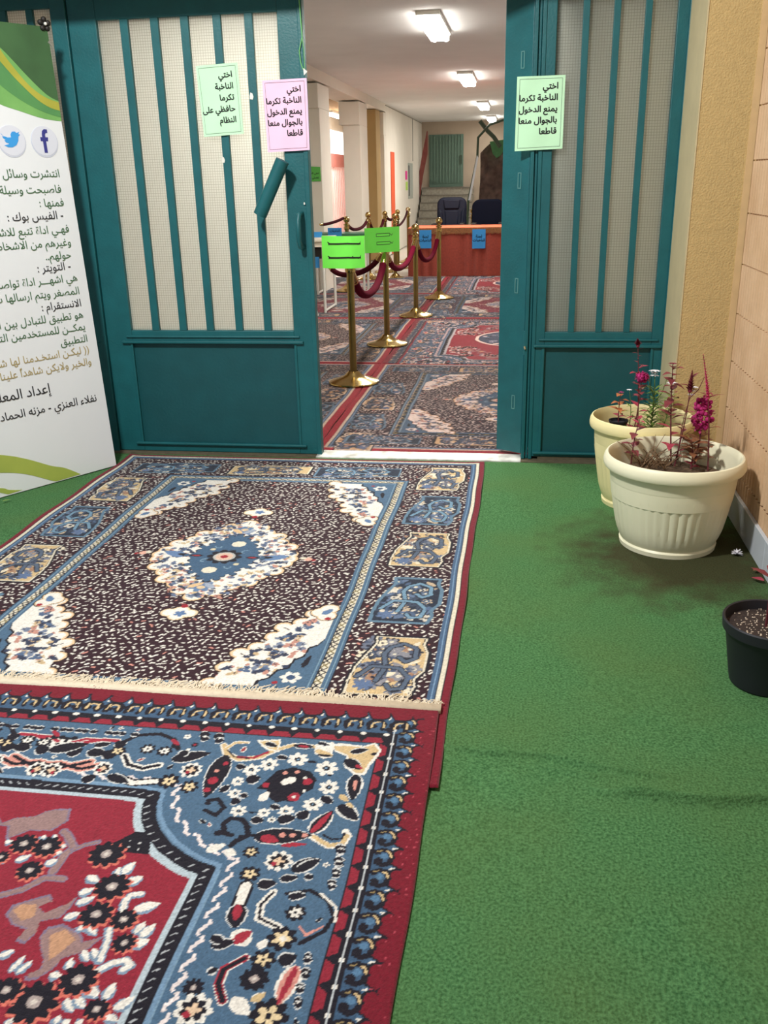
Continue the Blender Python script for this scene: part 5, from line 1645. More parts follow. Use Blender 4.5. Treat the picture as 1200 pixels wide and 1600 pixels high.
def pot(name, label, c, rim, rb, h, m, dent):
    root = empty(name, label, 'flower pot', (c[0], c[1], 0), group=None)
    k = rim / .272
    # fluted body
    n = 128
    prof = [(rb - .012, .004), (rb, .0), (rb + .003, .018), (rb - .003, .026)]
    z0, z1 = .034, h * .70
    for i in range(13):
        t = i / 12
        prof.append((rb + .002 + (rim * .865 - rb) * (t ** .8), z0 + (z1 - z0) * t))
    nb = len(prof)
    prof += [(rim * .885, z1 + .004), (rim * .893, z1 + .012), (rim * .905, h - .052), (rim * .915, h - .046)]

    def fl(r, z, a, j):
        if 4 <= j < nb:
            t = (j - 4) / 12
            return r + .0060 * abs(math.sin(a * 22)) * min(1, t * 5) * min(1, (1.02 - t) * 9)
        return r
    b = MB()
    b.lathe(prof, n, (c[0], c[1], 0), fn=fl)
    b.build('body', m, root)
    b = MB()
    rp = [(rim * .915, h - .046), (rim * .985, h - .050), (rim, h - .042), (rim * 1.002, h - .028), (rim * .99, h - .012), (rim * .965, h - .002), (rim * .94, h), (rim * .922, h - .006), (rim * .905, h - .03), (rim * .885, h * .68), (rim * .86, h * .55)]

    def rd(r, z, a, j):
        return r
    b.lathe(rp, 72, (c[0], c[1], 0))
    b.build('rim', m, root)
    b = MB()
    zs = h - .105
    sp = [(rim * .885, zs)] + [(rim * .885 * q, zs + .004 + .008 * math.sin(q * 9)) for q in (.85, .65, .45, .25, .05)]

    def sf(r, z, a, j):
        return r * (1 + .03 * math.sin(a * 5 + j))
    b.lathe(sp, 36, (c[0], c[1], 0), fn=lambda r, z, a, j: r)
    b.build('soil', SOIL, root)
    return root, zs


pot('flower_pot', 'large cream ribbed plastic pot in front, near the ribbed wall', (.612, 3.585), .272, .188, .378, POT, 0)
pot('flower_pot', 'yellowish cream pot behind the larger pot, against the teal sidelight', (.545, 4.085), .230, .156, .405, POT2, 0)


def plant(name, label, base, tip, stem_m, r, leaves=(), spikes=(), group='plants in the cream pots', bend=.02, branches=(), seed=1):
    """leaves: (t0, t1, count, length, width, material); spikes: (t0, t1, radius, material, style)"""
    rnd_ = random.Random(seed)
    B, T_ = Vector(base), Vector(tip)
    root = empty(name, label, 'plant', B, group)

    def at(t):
        p = B.lerp(T_, t)
        return p + Vector((bend * math.sin(PI * t), bend * .4 * math.sin(2 * PI * t), 0))
    b = MB()
    b.tube([at(t / 10) for t in range(11)], [r * (1 - .65 * t / 10) for t in range(11)], 7)
    lines = [(at, r)]
    for (t0, dx, dy, dz) in branches:
        s_, e_ = at(t0), at(t0) + Vector((dx, dy, dz))
        mid = s_.lerp(e_, .5) + Vector((dx * .15, dy * .15, -dz * .08))
        b.tube([s_, mid, e_], [r * .6, r * .5, r * .3], 6)
    b.build('stem', stem_m, root)
    for (t0, t1, n, ln, wd, m) in leaves:
        b = MB()
        for k in range(n):
            t = t0 + (t1 - t0) * (k + rnd_.random() * .6) / max(1, n)
            a = k * 2.4 + rnd_.uniform(-.4, .4)
            d = Vector((math.cos(a), math.sin(a), rnd_.uniform(.15, .8)))
            b.leaf(at(t), d, ln * rnd_.uniform(.7, 1.2), wd * rnd_.uniform(.75, 1.15), mi=0, droop=rnd_.uniform(.15, .5))
        b.build('foliage', m, root, smooth=180)
    for (t0, t1, rr, m, style) in spikes:
        b = MB()
        if style == 'spike':
            nn = 16
            for k in range(nn):
                t = k / (nn - 1)
                c = at(t0 + (t1 - t0) * t)
                q = rr * (1.05 - .8 * t)
                for j in range(5):
                    a = j * 2 * PI / 5 + k * .7
                    d = Vector((math.cos(a), math.sin(a), .75))
                    b.leaf(c, d, q * 1.5, q * .8, droop=.1)
                b.ball(tuple(c), q * .55, 5)
        elif style == 'plume':
            c0_ = at((t0 + t1) / 2)
            hh = (at(t1) - at(t0)).length / 2
            for k in range(70):
                th, ph = rnd_.uniform(0, 2 * PI), math.acos(rnd_.uniform(-1, 1))
                q = rnd_.uniform(.3, 1) ** .5
                b.ball((c0_.x + rr * q * math.sin(ph) * math.cos(th), c0_.y + rr * q * math.sin(ph) * math.sin(th), c0_.z + hh * q * math.cos(ph)), rr * rnd_.uniform(.16, .30), 5)
            for k in range(170):
                th, ph = rnd_.uniform(0, 2 * PI), math.acos(rnd_.uniform(-1, 1))
                d = Vector((math.sin(ph) * math.cos(th), math.sin(ph) * math.sin(th), math.cos(ph)))
                q = rnd_.uniform(.25, 1) ** .6
                p = c0_ + Vector((d.x * rr * q, d.y * rr * q, d.z * hh * q))
                b.leaf(p, d + Vector((0, 0, .5)), rr * .38, rr * .3, droop=.3)
        elif style == 'bloom':
            c0_ = at(t1)
            for k in range(8):
                a = k * 2 * PI / 8
                d = Vector((math.cos(a), math.sin(a), .35))
                b.leaf(c0_, d, rr, rr * .62, droop=.25)
        b.build('bloom', m, root, smooth=180)
    for k, (t0, dx, dy, dz) in enumerate(branches):
        pass
    return root


zs = .281
# front pot
plant('amaranth', 'tall magenta spike plant at the right of the front pot', (.764, 3.676, zs), (.701, 3.676, .752), STEM, .0035, [(.08, .42, 6, .05, .028, LEAFB), (.62, .7, 3, .06, .012, LEAFM)], [(.64, 1.0, .0115, FLCER, 'spike')], bend=.012, seed=2)
plant('amaranth', 'dark wine tipped stem in the middle of the front pot', (.640, 3.727, zs), (.675, 3.727, .678), STEM, .0035, [(.15, .6, 7, .05, .022, LEAFM), (.78, .95, 4, .045, .018, LEAFM)], [(.80, 1.0, .016, FLDRK, 'spike')], branches=((.72, .05, -.01, .09),), bend=.008, seed=3)
plant('amaranth', 'maroon leaved stem rising at the centre of the front pot', (.629, 3.745, zs), (.602, 3.754, .700), STEM, .004, [(.08, .4, 5, .06, .034, LEAFR), (.45, .98, 20, .055, .036, LEAFM)], [(.93, 1.0, .02, FLDRK, 'bloom')], bend=-.004, seed=4)
plant('celosia', 'plump magenta plume flower at the right of the front pot', (.728, 3.770, zs), (.733, 3.775, .560), STEM, .005, [(.05, .5, 10, .065, .034, LEAFB)], [(.48, 1.02, .040, FLMAG, 'plume')], bend=.01, seed=5)
plant('amaranth', 'low bronze leaved plant at the front of the front pot', (.700, 3.690, zs), (.690, 3.690, .405), STEM, .004, [(.25, 1.0, 18, .07, .036, LEAFB), (.05, .3, 4, .04, .028, LEAFR)], [], bend=.006, seed=6)
plant('amaranth', 'short red leaved seedling at the left of the front pot', (.467, 3.741, zs), (.490, 3.741, .480), STEM, .0035, [(.15, .75, 9, .06, .034, LEAFM), (.8, 1, 4, .04, .02, LEAFR)], [], bend=-.006, seed=7)
plant('flowering_plant', 'thin stem with pale lilac blossoms leaning right in the front pot', (.665, 3.815, zs), (.705, 3.822, .590), STEM, .0025, [(.3, .8, 6, .035, .012, LEAFM)], [(.9, 1.0, .02, FLWHT, 'bloom'), (.85, .9, .018, FLWHT, 'bloom'), (.95, .95, .016, FLWHT, 'bloom')], bend=-.012, seed=8)
tw = empty('dry_grass', 'tuft of dry brown twigs in the left half of the front pot', 'plant', (.545, 3.73, zs), 'plants in the cream pots')
mb = MB()
rnd = random.Random(9)
for k in range(46):
    a = rnd.uniform(0, 2 * PI)
    l = rnd.uniform(.06, .16)
    b0 = Vector((.545 + rnd.uniform(-.05, .06), 3.73 + rnd.uniform(-.05, .05), zs))
    e = b0 + Vector((math.cos(a) * l * .8 + .02, math.sin(a) * l * .6, l * rnd.uniform(.3, .9)))
    mb.tube([b0, b0.lerp(e, .5) + Vector((0, 0, .012)), e], [.0022, .0016, .001], 5)
mb.build('twigs', TWIG, tw)
# back pot
zb = .312
plant('amaranth', 'tallest thin wine coloured plant in the back pot', (.530, 4.10, zb), (.500, 4.10, .742), STEM, .0032, [(.35, .72, 9, .05, .032, LEAFR), (.72, .95, 7, .03, .010, LEAFM)], [(.93, 1.0, .014, FLDRK, 'spike')], bend=.004, seed=10)
plant('amaranth', 'cerise flowered plant beside the tallest stem in the back pot', (.505, 4.06, zb), (.528, 4.07, .600), STEM, .0032, [(.05, .5, 7, .05, .03, LEAFR), (.55, .85, 5, .045, .03, LEAFM)], [(.86, 1.0, .026, FLMAG, 'plume')], bend=.004, seed=11)
sp_ = empty('nursery_pot', 'small black nursery pot sunk inside the back pot', 'flower pot', (.445, 4.12, zb))
mb = MB()
mb.lathe([(.030, -.01), (.040, .052), (.044, .056), (.044, .062), (.040, .062), (.037, .05), (.001, .045)], 28, (.445, 4.12, zb))
mb.build('body', BLKP, sp_)
plant('amaranth', 'orange brown seedling in the small black nursery pot', (.445, 4.12, zb + .04), (.448, 4.12, .500), STEM, .003, [(.35, 1.0, 8, .055, .03, LEAFO), (.2, .4, 3, .045, .026, LEAFR)], [(.98, 1, .014, FLMAG, 'bloom')], bend=-.004, seed=12)
plant('daisy_plant', 'feathery green plant with white flowers in the back pot', (.585, 4.10, zb), (.583, 4.10, .600), STEMG, .004, [(.05, .75, 70, .075, .011, LEAFG), (.1, .5, 40, .07, .010, LEAFG)], [(.97, 1.0, .028, FLWHT, 'bloom'), (.90, .93, .022, FLWHT, 'bloom'), (.8, .97, .018, FLWHT, 'bloom')], branches=((.5, .05, .0, .12), (.6, -.03, 0, .1)), bend=.006, seed=13)
plant('daisy_plant', 'green stem with a white flower beside the feathery plant', (.625, 4.08, zb), (.655, 4.06, .555), STEMG, .003, [(.05, .8, 44, .06, .010, LEAFG)], [(.97, 1.0, .026, FLWHT, 'bloom')], bend=.012, seed=14)
plant('daisy_plant', 'small green sprig with a pale flower at the left in the back pot', (.485, 4.08, zb), (.478, 4.08, .520), STEMG, .0025, [(.0, .7, 16, .045, .008, LEAFG)], [(.97, 1.0, .014, FLWHT, 'bloom')], bend=.01, seed=15)

# black pot at the right edge
bp_ = empty('flower_pot', 'small black plastic pot of speckled soil near the right edge', 'flower pot', (.738, 2.49, 0))
mb = MB()
mb.lathe([(.001, .004), (.088, .0), (.096, .004), (.101, .03), (.122, .165), (.124, .168), (.131, .172), (.134, .202), (.131, .206), (.126, .204), (.121, .17)], 56, (.738, 2.49, 0))
mb.build('body', BLKP, bp_)
mb = MB()
mb.lathe([(.1225, .176), (.10, .180), (.06, .184), (.001, .182)], 40, (.738, 2.49, 0))
mb.build('soil', SOILS, bp_)
mb = MB()
rnd = random.Random(21)
for k in range(260):
    a, q = rnd.uniform(0, 2 * PI), .112 * math.sqrt(rnd.random())
    mb.ball((.738 + q * math.cos(a), 2.49 + q * math.sin(a), .183), rnd.uniform(.0012, .0028), 4)
tag(mb.build('perlite_grains', PERL, bp_), 'pale grains on the soil', kind='stuff')
plant('amaranth', 'red stemmed plant growing in the black pot', (.724, 2.485, .175), (.712, 2.47, .36), STEM, .004, [(.75, .85, 1, .04, .022, LEAFR), (.85, 1.0, 4, .05, .03, LEAFM)], [], group=None, bend=.002, seed=22)

# bits lying on the green carpet
for nm, lb, c, L, wd, a, m, cat in (('leaf', 'fallen pink leaf on the carpet by the skirting', (.885, 3.215, .012), .05, .030, 2.4, LEAFR, 'leaf'), ('leaf', 'fallen brown leaf on the skirting tile edge', (.902, 3.30, .013), .04, .022, .6, LEAFB, 'leaf'), ('leaf', 'green leaf scrap on the carpet below the banner', (-2.42, 3.80, .012), .045, .014, .9, LEAFG, 'leaf')):
    mb = MB()
    mb.leaf(Vector(c) - Vector((math.cos(a), math.sin(a), 0)) * L * .5, (math.cos(a), math.sin(a), .05), L, wd, fold=.3, droop=.1)
    tag(mb.build(nm, m, smooth=180, org=c), lb, cat)
mb = MB()
rnd = random.Random(30)
for k in range(26):
    th, ph = rnd.uniform(0, 2 * PI), math.acos(rnd.uniform(-1, 1))
    d = Vector((math.sin(ph) * math.cos(th), math.sin(ph) * math.sin(th), abs(math.cos(ph))))
    mb.leaf((.862, 3.46, .008), d, .024, .010)
tag(mb.build('fluff', FLWHT, smooth=180, org=(.862, 3.46, .0)), 'wad of pale fluff on the carpet between the large cream pot and the skirting', 'fluff')

# ------------------------------------------------------------------ the hall beyond the door
HX = -2.65
CZ = 2.74
mb = MB()
mb.box(-3.05, 3.2, 4.95, 25.0, CZ, CZ + .2)
struct(mb, 'ceiling', HALLC, 'flat painted ceiling of the hall', 'ceiling', smooth=0)
mb = MB()
mb.box(-5.5, -3.05, 4.95, 25.0, CZ - .02, CZ + .2)
struct(mb, 'ceiling_passage', HALLT, 'tan ceiling of the passage behind the columns', 'ceiling', smooth=0)
mb = MB()
mb.box(-3.0, HX, 18.3, 24.6, 0, CZ)
struct(mb, 'wall_hall_left', HALLW, 'pale left wall of the hall', 'wall', smooth=0)
mb = MB()
mb.box(-5.5, -4.3, 4.95, 25, 0, CZ)
struct(mb, 'wall_passage_outer', HALLW, 'outer wall of the passage behind the columns', 'wall', smooth=0)
mb = MB()
mb.box(-5.5, 3.2, 24.6, 24.9, 0, CZ)
struct(mb, 'wall_hall_end', HALLE, 'end wall of the hall around the small green door', 'wall', smooth=0)
mb = MB()
mb.box(3.0, 3.2, 4.95, 24.6, 0, CZ)
struct(mb, 'wall_hall_right', HALLW, 'right wall of the hall', 'wall', smooth=0)
mb = MB()
mb.box(HX + .001, HX + .012, 18.3, 24.6, CZ - .035, CZ - .02)
mb.box(HX + .001, HX + .012, 22.55, 22.57, 1.8, CZ - .02)
struct(mb, 'trim_4', mat('grey_cable_cover', (150, 146, 134), .6), 'thin grey cable cover along the top of the left wall', 'trim', smooth=0)
mb = MB()
mb.box(-2.895, -2.70, 17.4, 17.9, 0, 2.59)
struct(mb, 'wall_passage', HALLT, 'narrow tan wall end seen between the second and third columns', 'wall', smooth=0)
# columns with wider heads, and the beam they carry
cols = (('nearest', 12.40, 13.05, -3.02, 2.29), ('second', 15.45, 16.15, -2.93, 2.24), ('third', 18.05, 18.3, -2.92, 2.19))
for (lb, ya, yb_, xa, zc) in cols:
    c = empty('column', {'nearest': 'pale square column carrying the small green sign', 'second': 'pale square column between the two window openings', 'third': 'pale column against the end of the left wall'}[lb], 'column', (HX - .15, ya, 0), 'columns along the left of the hall')
    mb = MB()
    mb.box(xa, HX, ya, yb_, 0, zc)
    mb.build('shaft', HALLW, c, smooth=0, bevel=.006)
    mb = MB()
    mb.box(xa - .05, HX + .0, ya - .05, yb_ + .0, zc, 2.58)
    mb.build('head', HALLW, c, smooth=0, bevel=.006)
mb = MB()
mb.box(-3.05, HX, 4.95, 18.3, 2.60, CZ)
struct(mb, 'trim_5', HALLW, 'pale beam carried by the columns', 'trim', smooth=0)
# window of the passage behind the columns
wn = empty('window_3', 'bright window over a pink curtain behind the columns', 'window', (-4.28, 22, 2.0), kind='structure')
mb = MB()
mb.box(-4.299, -4.28, 18.2, 24.4, 1.98, 2.46)
mb.build('lit_pane', DAYW, wn, smooth=0)
mb = MB()
for k in range(60):
    y = 18.2 + k * .1033
    mb.box(-4.27, -4.24 - .012 * (k % 2), y, y + .1033, .05, 1.72)
tag(mb.build('curtain', PINKC, wn, smooth=0), 'pale pink curtain')
mb = MB()
mb.box(-4.28, -4.22, 18.2, 24.4, 1.70, 1.97)
tag(mb.build('pelmet', PELM, wn, smooth=0), 'rose pelmet band')

# ceiling fluorescents in a row; the first is unseen, added to light the doorway end
for k, (x, y) in enumerate(((-.86, 4.95 + .1), (-.865, 9.15), (-.86, 13.9), (-.86, 19.0), (-.86, 23.3))):
    c = empty('ceiling_light', ('added unseen ceiling light just inside the doorway', 'bright fluorescent ceiling light nearest the door', 'second fluorescent ceiling light of the row', 'third fluorescent ceiling light of the row', 'farthest fluorescent ceiling light, close to the end wall')[k], 'ceiling light', (x, y, CZ), 'fluorescent lights down the hall ceiling')
    mb = MB()
    mb.box(x - .10, x + .10, y - (.62 if k else .05), y + .62, CZ - .035, CZ - .001)
    mb.build('housing', WHMET, c, smooth=0)
    mb = MB()
    for dx in (-.055, .055):
        mb.tube([(x + dx, y - (.60 if k else .04), CZ - .07), (x + dx, y + .60, CZ - .07)], .022, 10)
    mb.box(x - .085, x + .085, y - (.58 if k else .03), y + .58, CZ - .085, CZ - .04)
    mb.build('diffuser', TUBE, c)
    l = bpy.data.lights.new('tube_light', 'AREA')
    l.shape = 'RECTANGLE'
    l.size, l.size_y = .17, 1.16 if k else .6
    l.energy = LAMP_WATT * (.7, 1, 1, .9, .16)[k]
    l.color = (1.0, .97, .90)
    lo = bpy.data.objects.new('tube_light', l)
    COL.objects.link(lo)
    lo.parent = c
    lo.location = (0, 0 if k else .28, -.095)

c = empty('ceiling_light', 'fluorescent strip of the passage, glimpsed between the columns', 'ceiling light', (-3.9, 19.9, 2.70))
mb = MB()
mb.box(-3.96, -3.84, 19.2, 20.7, 2.68, 2.72)
mb.build('housing', WHMET, c, smooth=0)
mb = MB()
mb.tube([(-3.9, 19.22, 2.645), (-3.9, 20.68, 2.645)], .03, 10)
mb.build('diffuser', TUBE, c)
l = bpy.data.lights.new('tube_light', 'AREA')
l.shape = 'RECTANGLE'
l.size, l.size_y = .06, 1.4
l.energy = 70
lo = bpy.data.objects.new('tube_light', l)
COL.objects.link(lo)
lo.parent = c
lo.location = (0, 0, -.09)
# stairs at the end of the hall and the small green door over them
st = empty('staircase', 'grey steps rising to the small green door', 'stairs', (-2.0, 23, 0))
for k in range(7):
    zt = 1.20 - .171 * k
    yb_ = 24.1 - .26 * k
    mb = MB()
    mb.box(-2.60, -1.33, yb_ - .0, 24.55, max(0, zt - .171), zt - .02)
    mb.build('riser', STEP, st, smooth=0)
    mb = MB()
    mb.box(-2.60, -1.33, yb_ - .025, yb_ + (.26 if k else .45), zt - .02, zt)
    mb.build('tread', STEPD, st, smooth=0)
dr = empty('door_3', 'small grey green slatted metal door above the stairs', 'door', (-2.0, 24.56, 1.2), kind='structure')
mb = MB()
mb.box(-2.46, -1.60, 24.55, 24.60, 1.205, 2.44)
mb.build('leaf', LOUV, dr, smooth=0)
mb = MB()
for k in range(11):
    x = -2.42 + k * .0755
    mb.box(x, x + .045, 24.53, 24.552, 1.30, 2.40)
mb.build('slats', LOUV, dr, smooth=0)
mb = MB()
mb.box(-1.69, -1.63, 24.50, 24.53, 1.74, 1.95)
mb.build('lock_box', DKGRN, dr, smooth=0)

# maroon board leaning on the left wall, poster, notes and orange door edge
mb = MB()
poly = [(-2.64, .906), (-2.55, 1.475), (-2.436, 1.989), (-2.430, 2.498), (-2.45, 2.498), (-2.562, 1.992), (-2.64, 1.581)]
mb.prism(poly, (0, 23.92, 0), (1, 0, 0), (0, 0, 1), (0, -1, 0), .04)
tag(mb.build('wall_board', MAROONB, smooth=0, org=(HX, 24.2, 1.6)), 'pointed maroon board standing off the left wall beside the stairs', 'board')
mb = MB()
mb.box(HX + .002, HX + .008, 21.65, 22.5, .985, 1.75)
po_ = mb.build('poster', GREYP, smooth=0, org=(HX, 22, 1.4))
tag(po_, 'grey poster on the left wall near the stairs', 'poster')
mb = MB()
mb.box(HX + .008, HX + .011, 21.7, 21.85, 1.05, 1.70)
mb.build('text_column', DARKINK, po_, smooth=0)
mb = MB()
mb.box(HX + .002, HX + .007, 21.15, 21.47, 1.40, 1.58)
tag(mb.build('paper_note', MAGP, smooth=0, org=(HX, 21.3, 1.5)), 'magenta note left of the grey poster', 'note')
mb = MB()
mb.box(HX + .002, HX + .007, 21.2, 21.55, 1.18, 1.355)
tag(mb.build('paper_note', LIMEN, smooth=0, org=(HX, 21.4, 1.27)), 'pale lime note under the magenta note', 'note')
mb = MB()
mb.box(HX + .001, HX + .014, 18.85, 19.35, 0, 1.92)
tag(mb.build('orange_board', ORSTR, smooth=0, org=(HX, 19.1, 0)), 'tall narrow orange board on the left wall', 'board')
sheet('sign', 'green sign on the nearest hall column, seen just past the door edge', 'sign', GREENP, ((-2.885, 12.385, 1.602), (-2.665, 12.385, 1.586), (-2.662, 12.385, 1.413), (-2.88, 12.385, 1.410)), ['اختي الناخبة', 'تفضلي من هنا'], BLACKINK, border=False, size=.034, pitch=.3, top=.5, marg=.1, curl=.002)

# right side behind the desk: railing, rock backdrop, green drape
rl = empty('stair_railing', 'dark green railing rising beside the rock backdrop', 'railing', (-1.0, 18, 0))
mb = MB()
mb.tube([(-1.10, 18, .02), (-1.075, 18, 1.0), (-.915, 18, 1.77), (-.905, 18, 2.10), (-.70, 18, 2.31), (-.42, 18, 2.39)], .022, 8)
mb.build('rail', DKGRN, rl)
mb = MB()
mb.tube([(-.88, 18.05, 2.38), (-.74, 18.05, 2.21), (-.62, 18.05, 2.10), (-.5, 18.05, 1.93)], .038, 8)
mb.build('brace', DKGRN, rl)
mb = MB()
mb.prism([(-1.07, 1.02), (-1.03, 1.02), (-.895, 1.76), (-.92, 1.80)], (0, 17.97, 0), (1, 0, 0), (0, 0, 1), (0, -1, 0), .02)
tag(mb.build('rail_panel', SKIRT, rl, smooth=0), 'white edge strip')
rk = MB()
xs_ = np.linspace(-.95, .6, 40)
zs_ = np.linspace(0, 2.05, 50)
rr_ = random.Random(12)
vs = []
for z in zs_:
    for x in xs_:
        xx = x + (.10 * (z / 2) if x < -.9 else 0)
        zz = z * (1 - .12 * math.exp(-((x + .95) / .2) ** 2))
        vs.append((xx, 18.3 + .06 * math.sin(x * 11 + z * 4) + .05 * math.sin(z * 9 - x * 5) + rr_.uniform(-.025, .025), zz))
fs = [(j * 40 + i, j * 40 + i + 1, (j + 1) * 40 + i + 1, (j + 1) * 40 + i) for j in range(49) for i in range(39)]
rk.add(vs, fs)
rk.box(-.85, .6, 18.42, 18.7, 0, 1.85)
tag(rk.build('rock_backdrop', ROCK, smooth=60, org=(-.2, 18.4, 0)), 'rough brown rock backdrop behind the navy chairs', 'backdrop')
mb = MB()
vs, fs = [], []
for j in range(9):
    for i in range(13):
        x, z = -.70 + .9 * i / 12, 2.13 - .30 * j / 8 * (.7 + .3 * math.sin(i * 1.3))
        vs.append((x + .06 * j / 8, 18.17 - .02 * math.sin(i * 1.9) - .01 * j, z - .10 * (1 - i / 12)))
fs = [(j * 13 + i, j * 13 + i + 1, (j + 1) * 13 + i + 1, (j + 1) * 13 + i) for j in range(8) for i in range(12)]
mb.add(vs, fs)
tag(mb.build('green_drape', GRNDR, smooth=180, org=(-.3, 18.2, 2.0)), 'green cloth draped over the top of the rock backdrop', 'cloth')

# hall rugs, three kinds laid edge to edge in two columns
RR = (((-2.118, 6.04), (-.145, 6.04)), ((-2.118, 8.58), None), ((-2.118, 10.98), (-.145, 10.98)), ((-2.118, 13.1), None))
c1 = speckled_rug(0, 0, .985, 1.262, .0085, pitch=.024, edge=(158, 30, 50), ew=.045)
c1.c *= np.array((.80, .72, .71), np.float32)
rg = empty('rug', 'dark flecked rug just inside the doorway, right of the red line', 'rug', (-.145, 6.04, 0), 'rugs on the hall floor')
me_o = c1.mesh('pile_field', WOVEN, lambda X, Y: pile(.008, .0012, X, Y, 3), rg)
o = copy_tree(rg)
o.location = (-2.118, 6.04, 0)
o['label'] = 'dark flecked rug inside the doorway, under the foot of the nearest brass post'
o = copy_tree(rg)
o.location = (-2.118, 8.575, 0)
o['label'] = 'second dark flecked rug along the left of the hall'
MAR = (128, 34, 58)
c2 = speckled_rug(0, 0, .985, 1.09, .012, ground=MAR, pitch=.05, medal=(206, 204, 206), frame=(70, 50, 66), edge=(158, 30, 50), ew=.045)
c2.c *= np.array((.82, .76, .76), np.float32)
rg2 = empty('rug', 'maroon rug with white medallion left of the far brass posts', 'rug', (-2.118, 10.96, 0), 'rugs on the hall floor')
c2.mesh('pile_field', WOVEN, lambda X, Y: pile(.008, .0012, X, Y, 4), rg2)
o = copy_tree(rg2)
o.location = (-.145, 10.96, 0)
o['label'] = 'maroon rug with white corners right of the far brass posts'
o = copy_tree(rg2)
o.location = (-2.118, 13.16, 0)
o['label'] = 'farthest maroon rug on the left, ending before the orange desk'
c3 = flower_rug(-.145, .840, 9.845, 7.31, .010)
c3.T = [(1, 1, 0, 0)]
c3.disc(-.10, 8.56, .33, WHT, .42)
c3.disc(-.10, 8.56, .30, (60, 74, 100), .385)
for q in range(60):
    a_, b_ = random.uniform(0, 2 * PI), random.random() ** .5
    c3.petals(-.10 + .27 * b_ * math.cos(a_), 8.56 + .35 * b_ * math.sin(a_), .03, 5, random.choice((WHT, BLUE, (150, 160, 180), K_)), .5)
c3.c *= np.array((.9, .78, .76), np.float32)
rg3 = empty('rug', 'bright red flowered rug in the middle of the hall, right of the brass posts', 'rug', (-.145, 8.58, 0), 'rugs on the hall floor')
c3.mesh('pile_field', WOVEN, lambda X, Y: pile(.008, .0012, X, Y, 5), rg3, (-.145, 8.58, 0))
o = copy_tree(rg3)
o.location = (-.145, 13.31, 0)
o['label'] = 'red flowered rug directly in front of the orange desk'
for (xa, xb, y, lb) in ((-1.12, .83, 7.305, 'cream fringe strip between the first and second rugs on the right'), (-3.1, -1.14, 7.305, 'cream fringe strip between the first and second rugs on the left')):
    pass
# brass rope posts


def make_post():
    root = empty('rope_post', 'x', 'post', (0, 0, 0), 'brass rope posts')
    b = MB()
    b.lathe([(.001, 0), (.182, 0), (.186, .006), (.184, .014), (.165, .022), (.120, .034), (.085, .046), (.062, .062), (.048, .078), (.040, .084), (.034, .088)], 48)
    b.build('base', BRASS, root)
    b = MB()
    b.lathe([(.026, .08), (.026, .845), (.001, .846)], 24)
    b.build('pole', BRASSD, root)
    b = MB()
    b.lathe([(.026, .79), (.036, .795), (.038, .81), (.036, .826), (.028, .832), (.028, .846), (.04, .85), (.042, .858), (.034, .866), (.018, .872), (.016, .882)], 24)
    b.build('collar', BRASS, root)
    b = MB()
    b.ball((0, 0, .918), .043, 14)
    b.build('finial', BRASS, root)
    return root


p0 = make_post()
spots = [(-1.221, 6.54, 'nearest brass rope post, bearing the larger lime sign'), (-1.208, 8.18, 'second brass rope post, bearing the lime sign with two boxes'), (-1.152, 10.0, 'third brass rope post from the door'), (-1.041, 11.56, 'fourth brass rope post, in front of the orange desk'),
         (-2.341, 12.38, 'brass post behind the green edged table'), (-2.305, 13.92, 'second brass post of the back row, by the second column'), (-2.254, 15.27, 'third brass post of the back row'), (-2.131, 15.9, 'fourth brass post of the back row, against the pale wall'), (-2.10, 17.1, 'farthest brass post of the back row'),
         (-1.94, 14.14, 'brass post at the left end of the orange desk'), (-.86, 15.7, 'brass post between the two navy chairs')]
for k, (x, y, lb) in enumerate(spots):
    o = p0 if k == 0 else copy_tree(p0)
    o.location = (x, y, .0108 if y < 14.0 else -.02)
    o['label'] = lb


def rope(a, b, sag, label, m=VELVET, r=.027, za=.80, zb_=.80, ha=.05):
    A, B = Vector((a[0], a[1], za)), Vector((b[0], b[1], zb_))
    d = (B - A)
    d.z = 0
    d.normalize()
    A2, B2 = A + d * .052, B - d * .052
    root = empty('rope', label, 'rope', (A + B) / 2, 'velvet ropes')
    n = 20

    def f(t):
        p = A2.lerp(B2, t)
        k = 2 * t - 1
        return p - Vector((0, 0, sag * (1 - k * k * (0.55 + .45 * k * k))))
    b_ = MB()
    b_.tube([f(.05 + .9 * k / n) for k in range(n + 1)], r, 12)
    b_.build('velvet', m, root)
    for t0, t1, P in ((0, .065, A + d * .046), (1, .935, B - d * .046)):
        b_ = MB()
        b_.tube([P, f(t0), f(t1)], [.008, r * .8, r * 1.08], 10)
        b_.build('hook_cap', BRASS, root)
    return root


rope(spots[0], spots[1], .235, 'crimson rope between the first and second brass posts', r=.030)
rope(spots[1], spots[2], .19, 'crimson rope between the second and third brass posts', r=.027)
rope(spots[2], spots[3], .26, 'crimson rope between the third and fourth brass posts', r=.026)
rope(spots[4], spots[5], .10, 'maroon rope behind the green edged table', VELVETD, r=.022, za=.87, zb_=.87)
rope(spots[5], spots[6], .20, 'maroon rope in the back row by the second column', VELVETD, r=.022, za=.87, zb_=.87)
rope(spots[6], spots[7], .08, 'short maroon rope by the pale wall', VELVETD, r=.022, za=.87, zb_=.87)
rope((-2.55, 11.6), spots[4], .02, 'dark rope running left from the back row', VELVETD, r=.018, za=.905, zb_=.96)
rope(spots[8], spots[9], .12, 'dark rope running down to the post left of the desk', VELVETD, r=.018, za=.92, zb_=.80)
rope((-1.86, 8.7), spots[1], .12, 'dark rope hooked to the left of the second brass post', VELVETD, r=.024, za=.66, zb_=.80)

# lime signs
s1 = empty('sign', 'larger lime sign with two long lines of writing, on the nearest brass post', 'sign', (-1.265, 6.48, .94), 'lime signs')


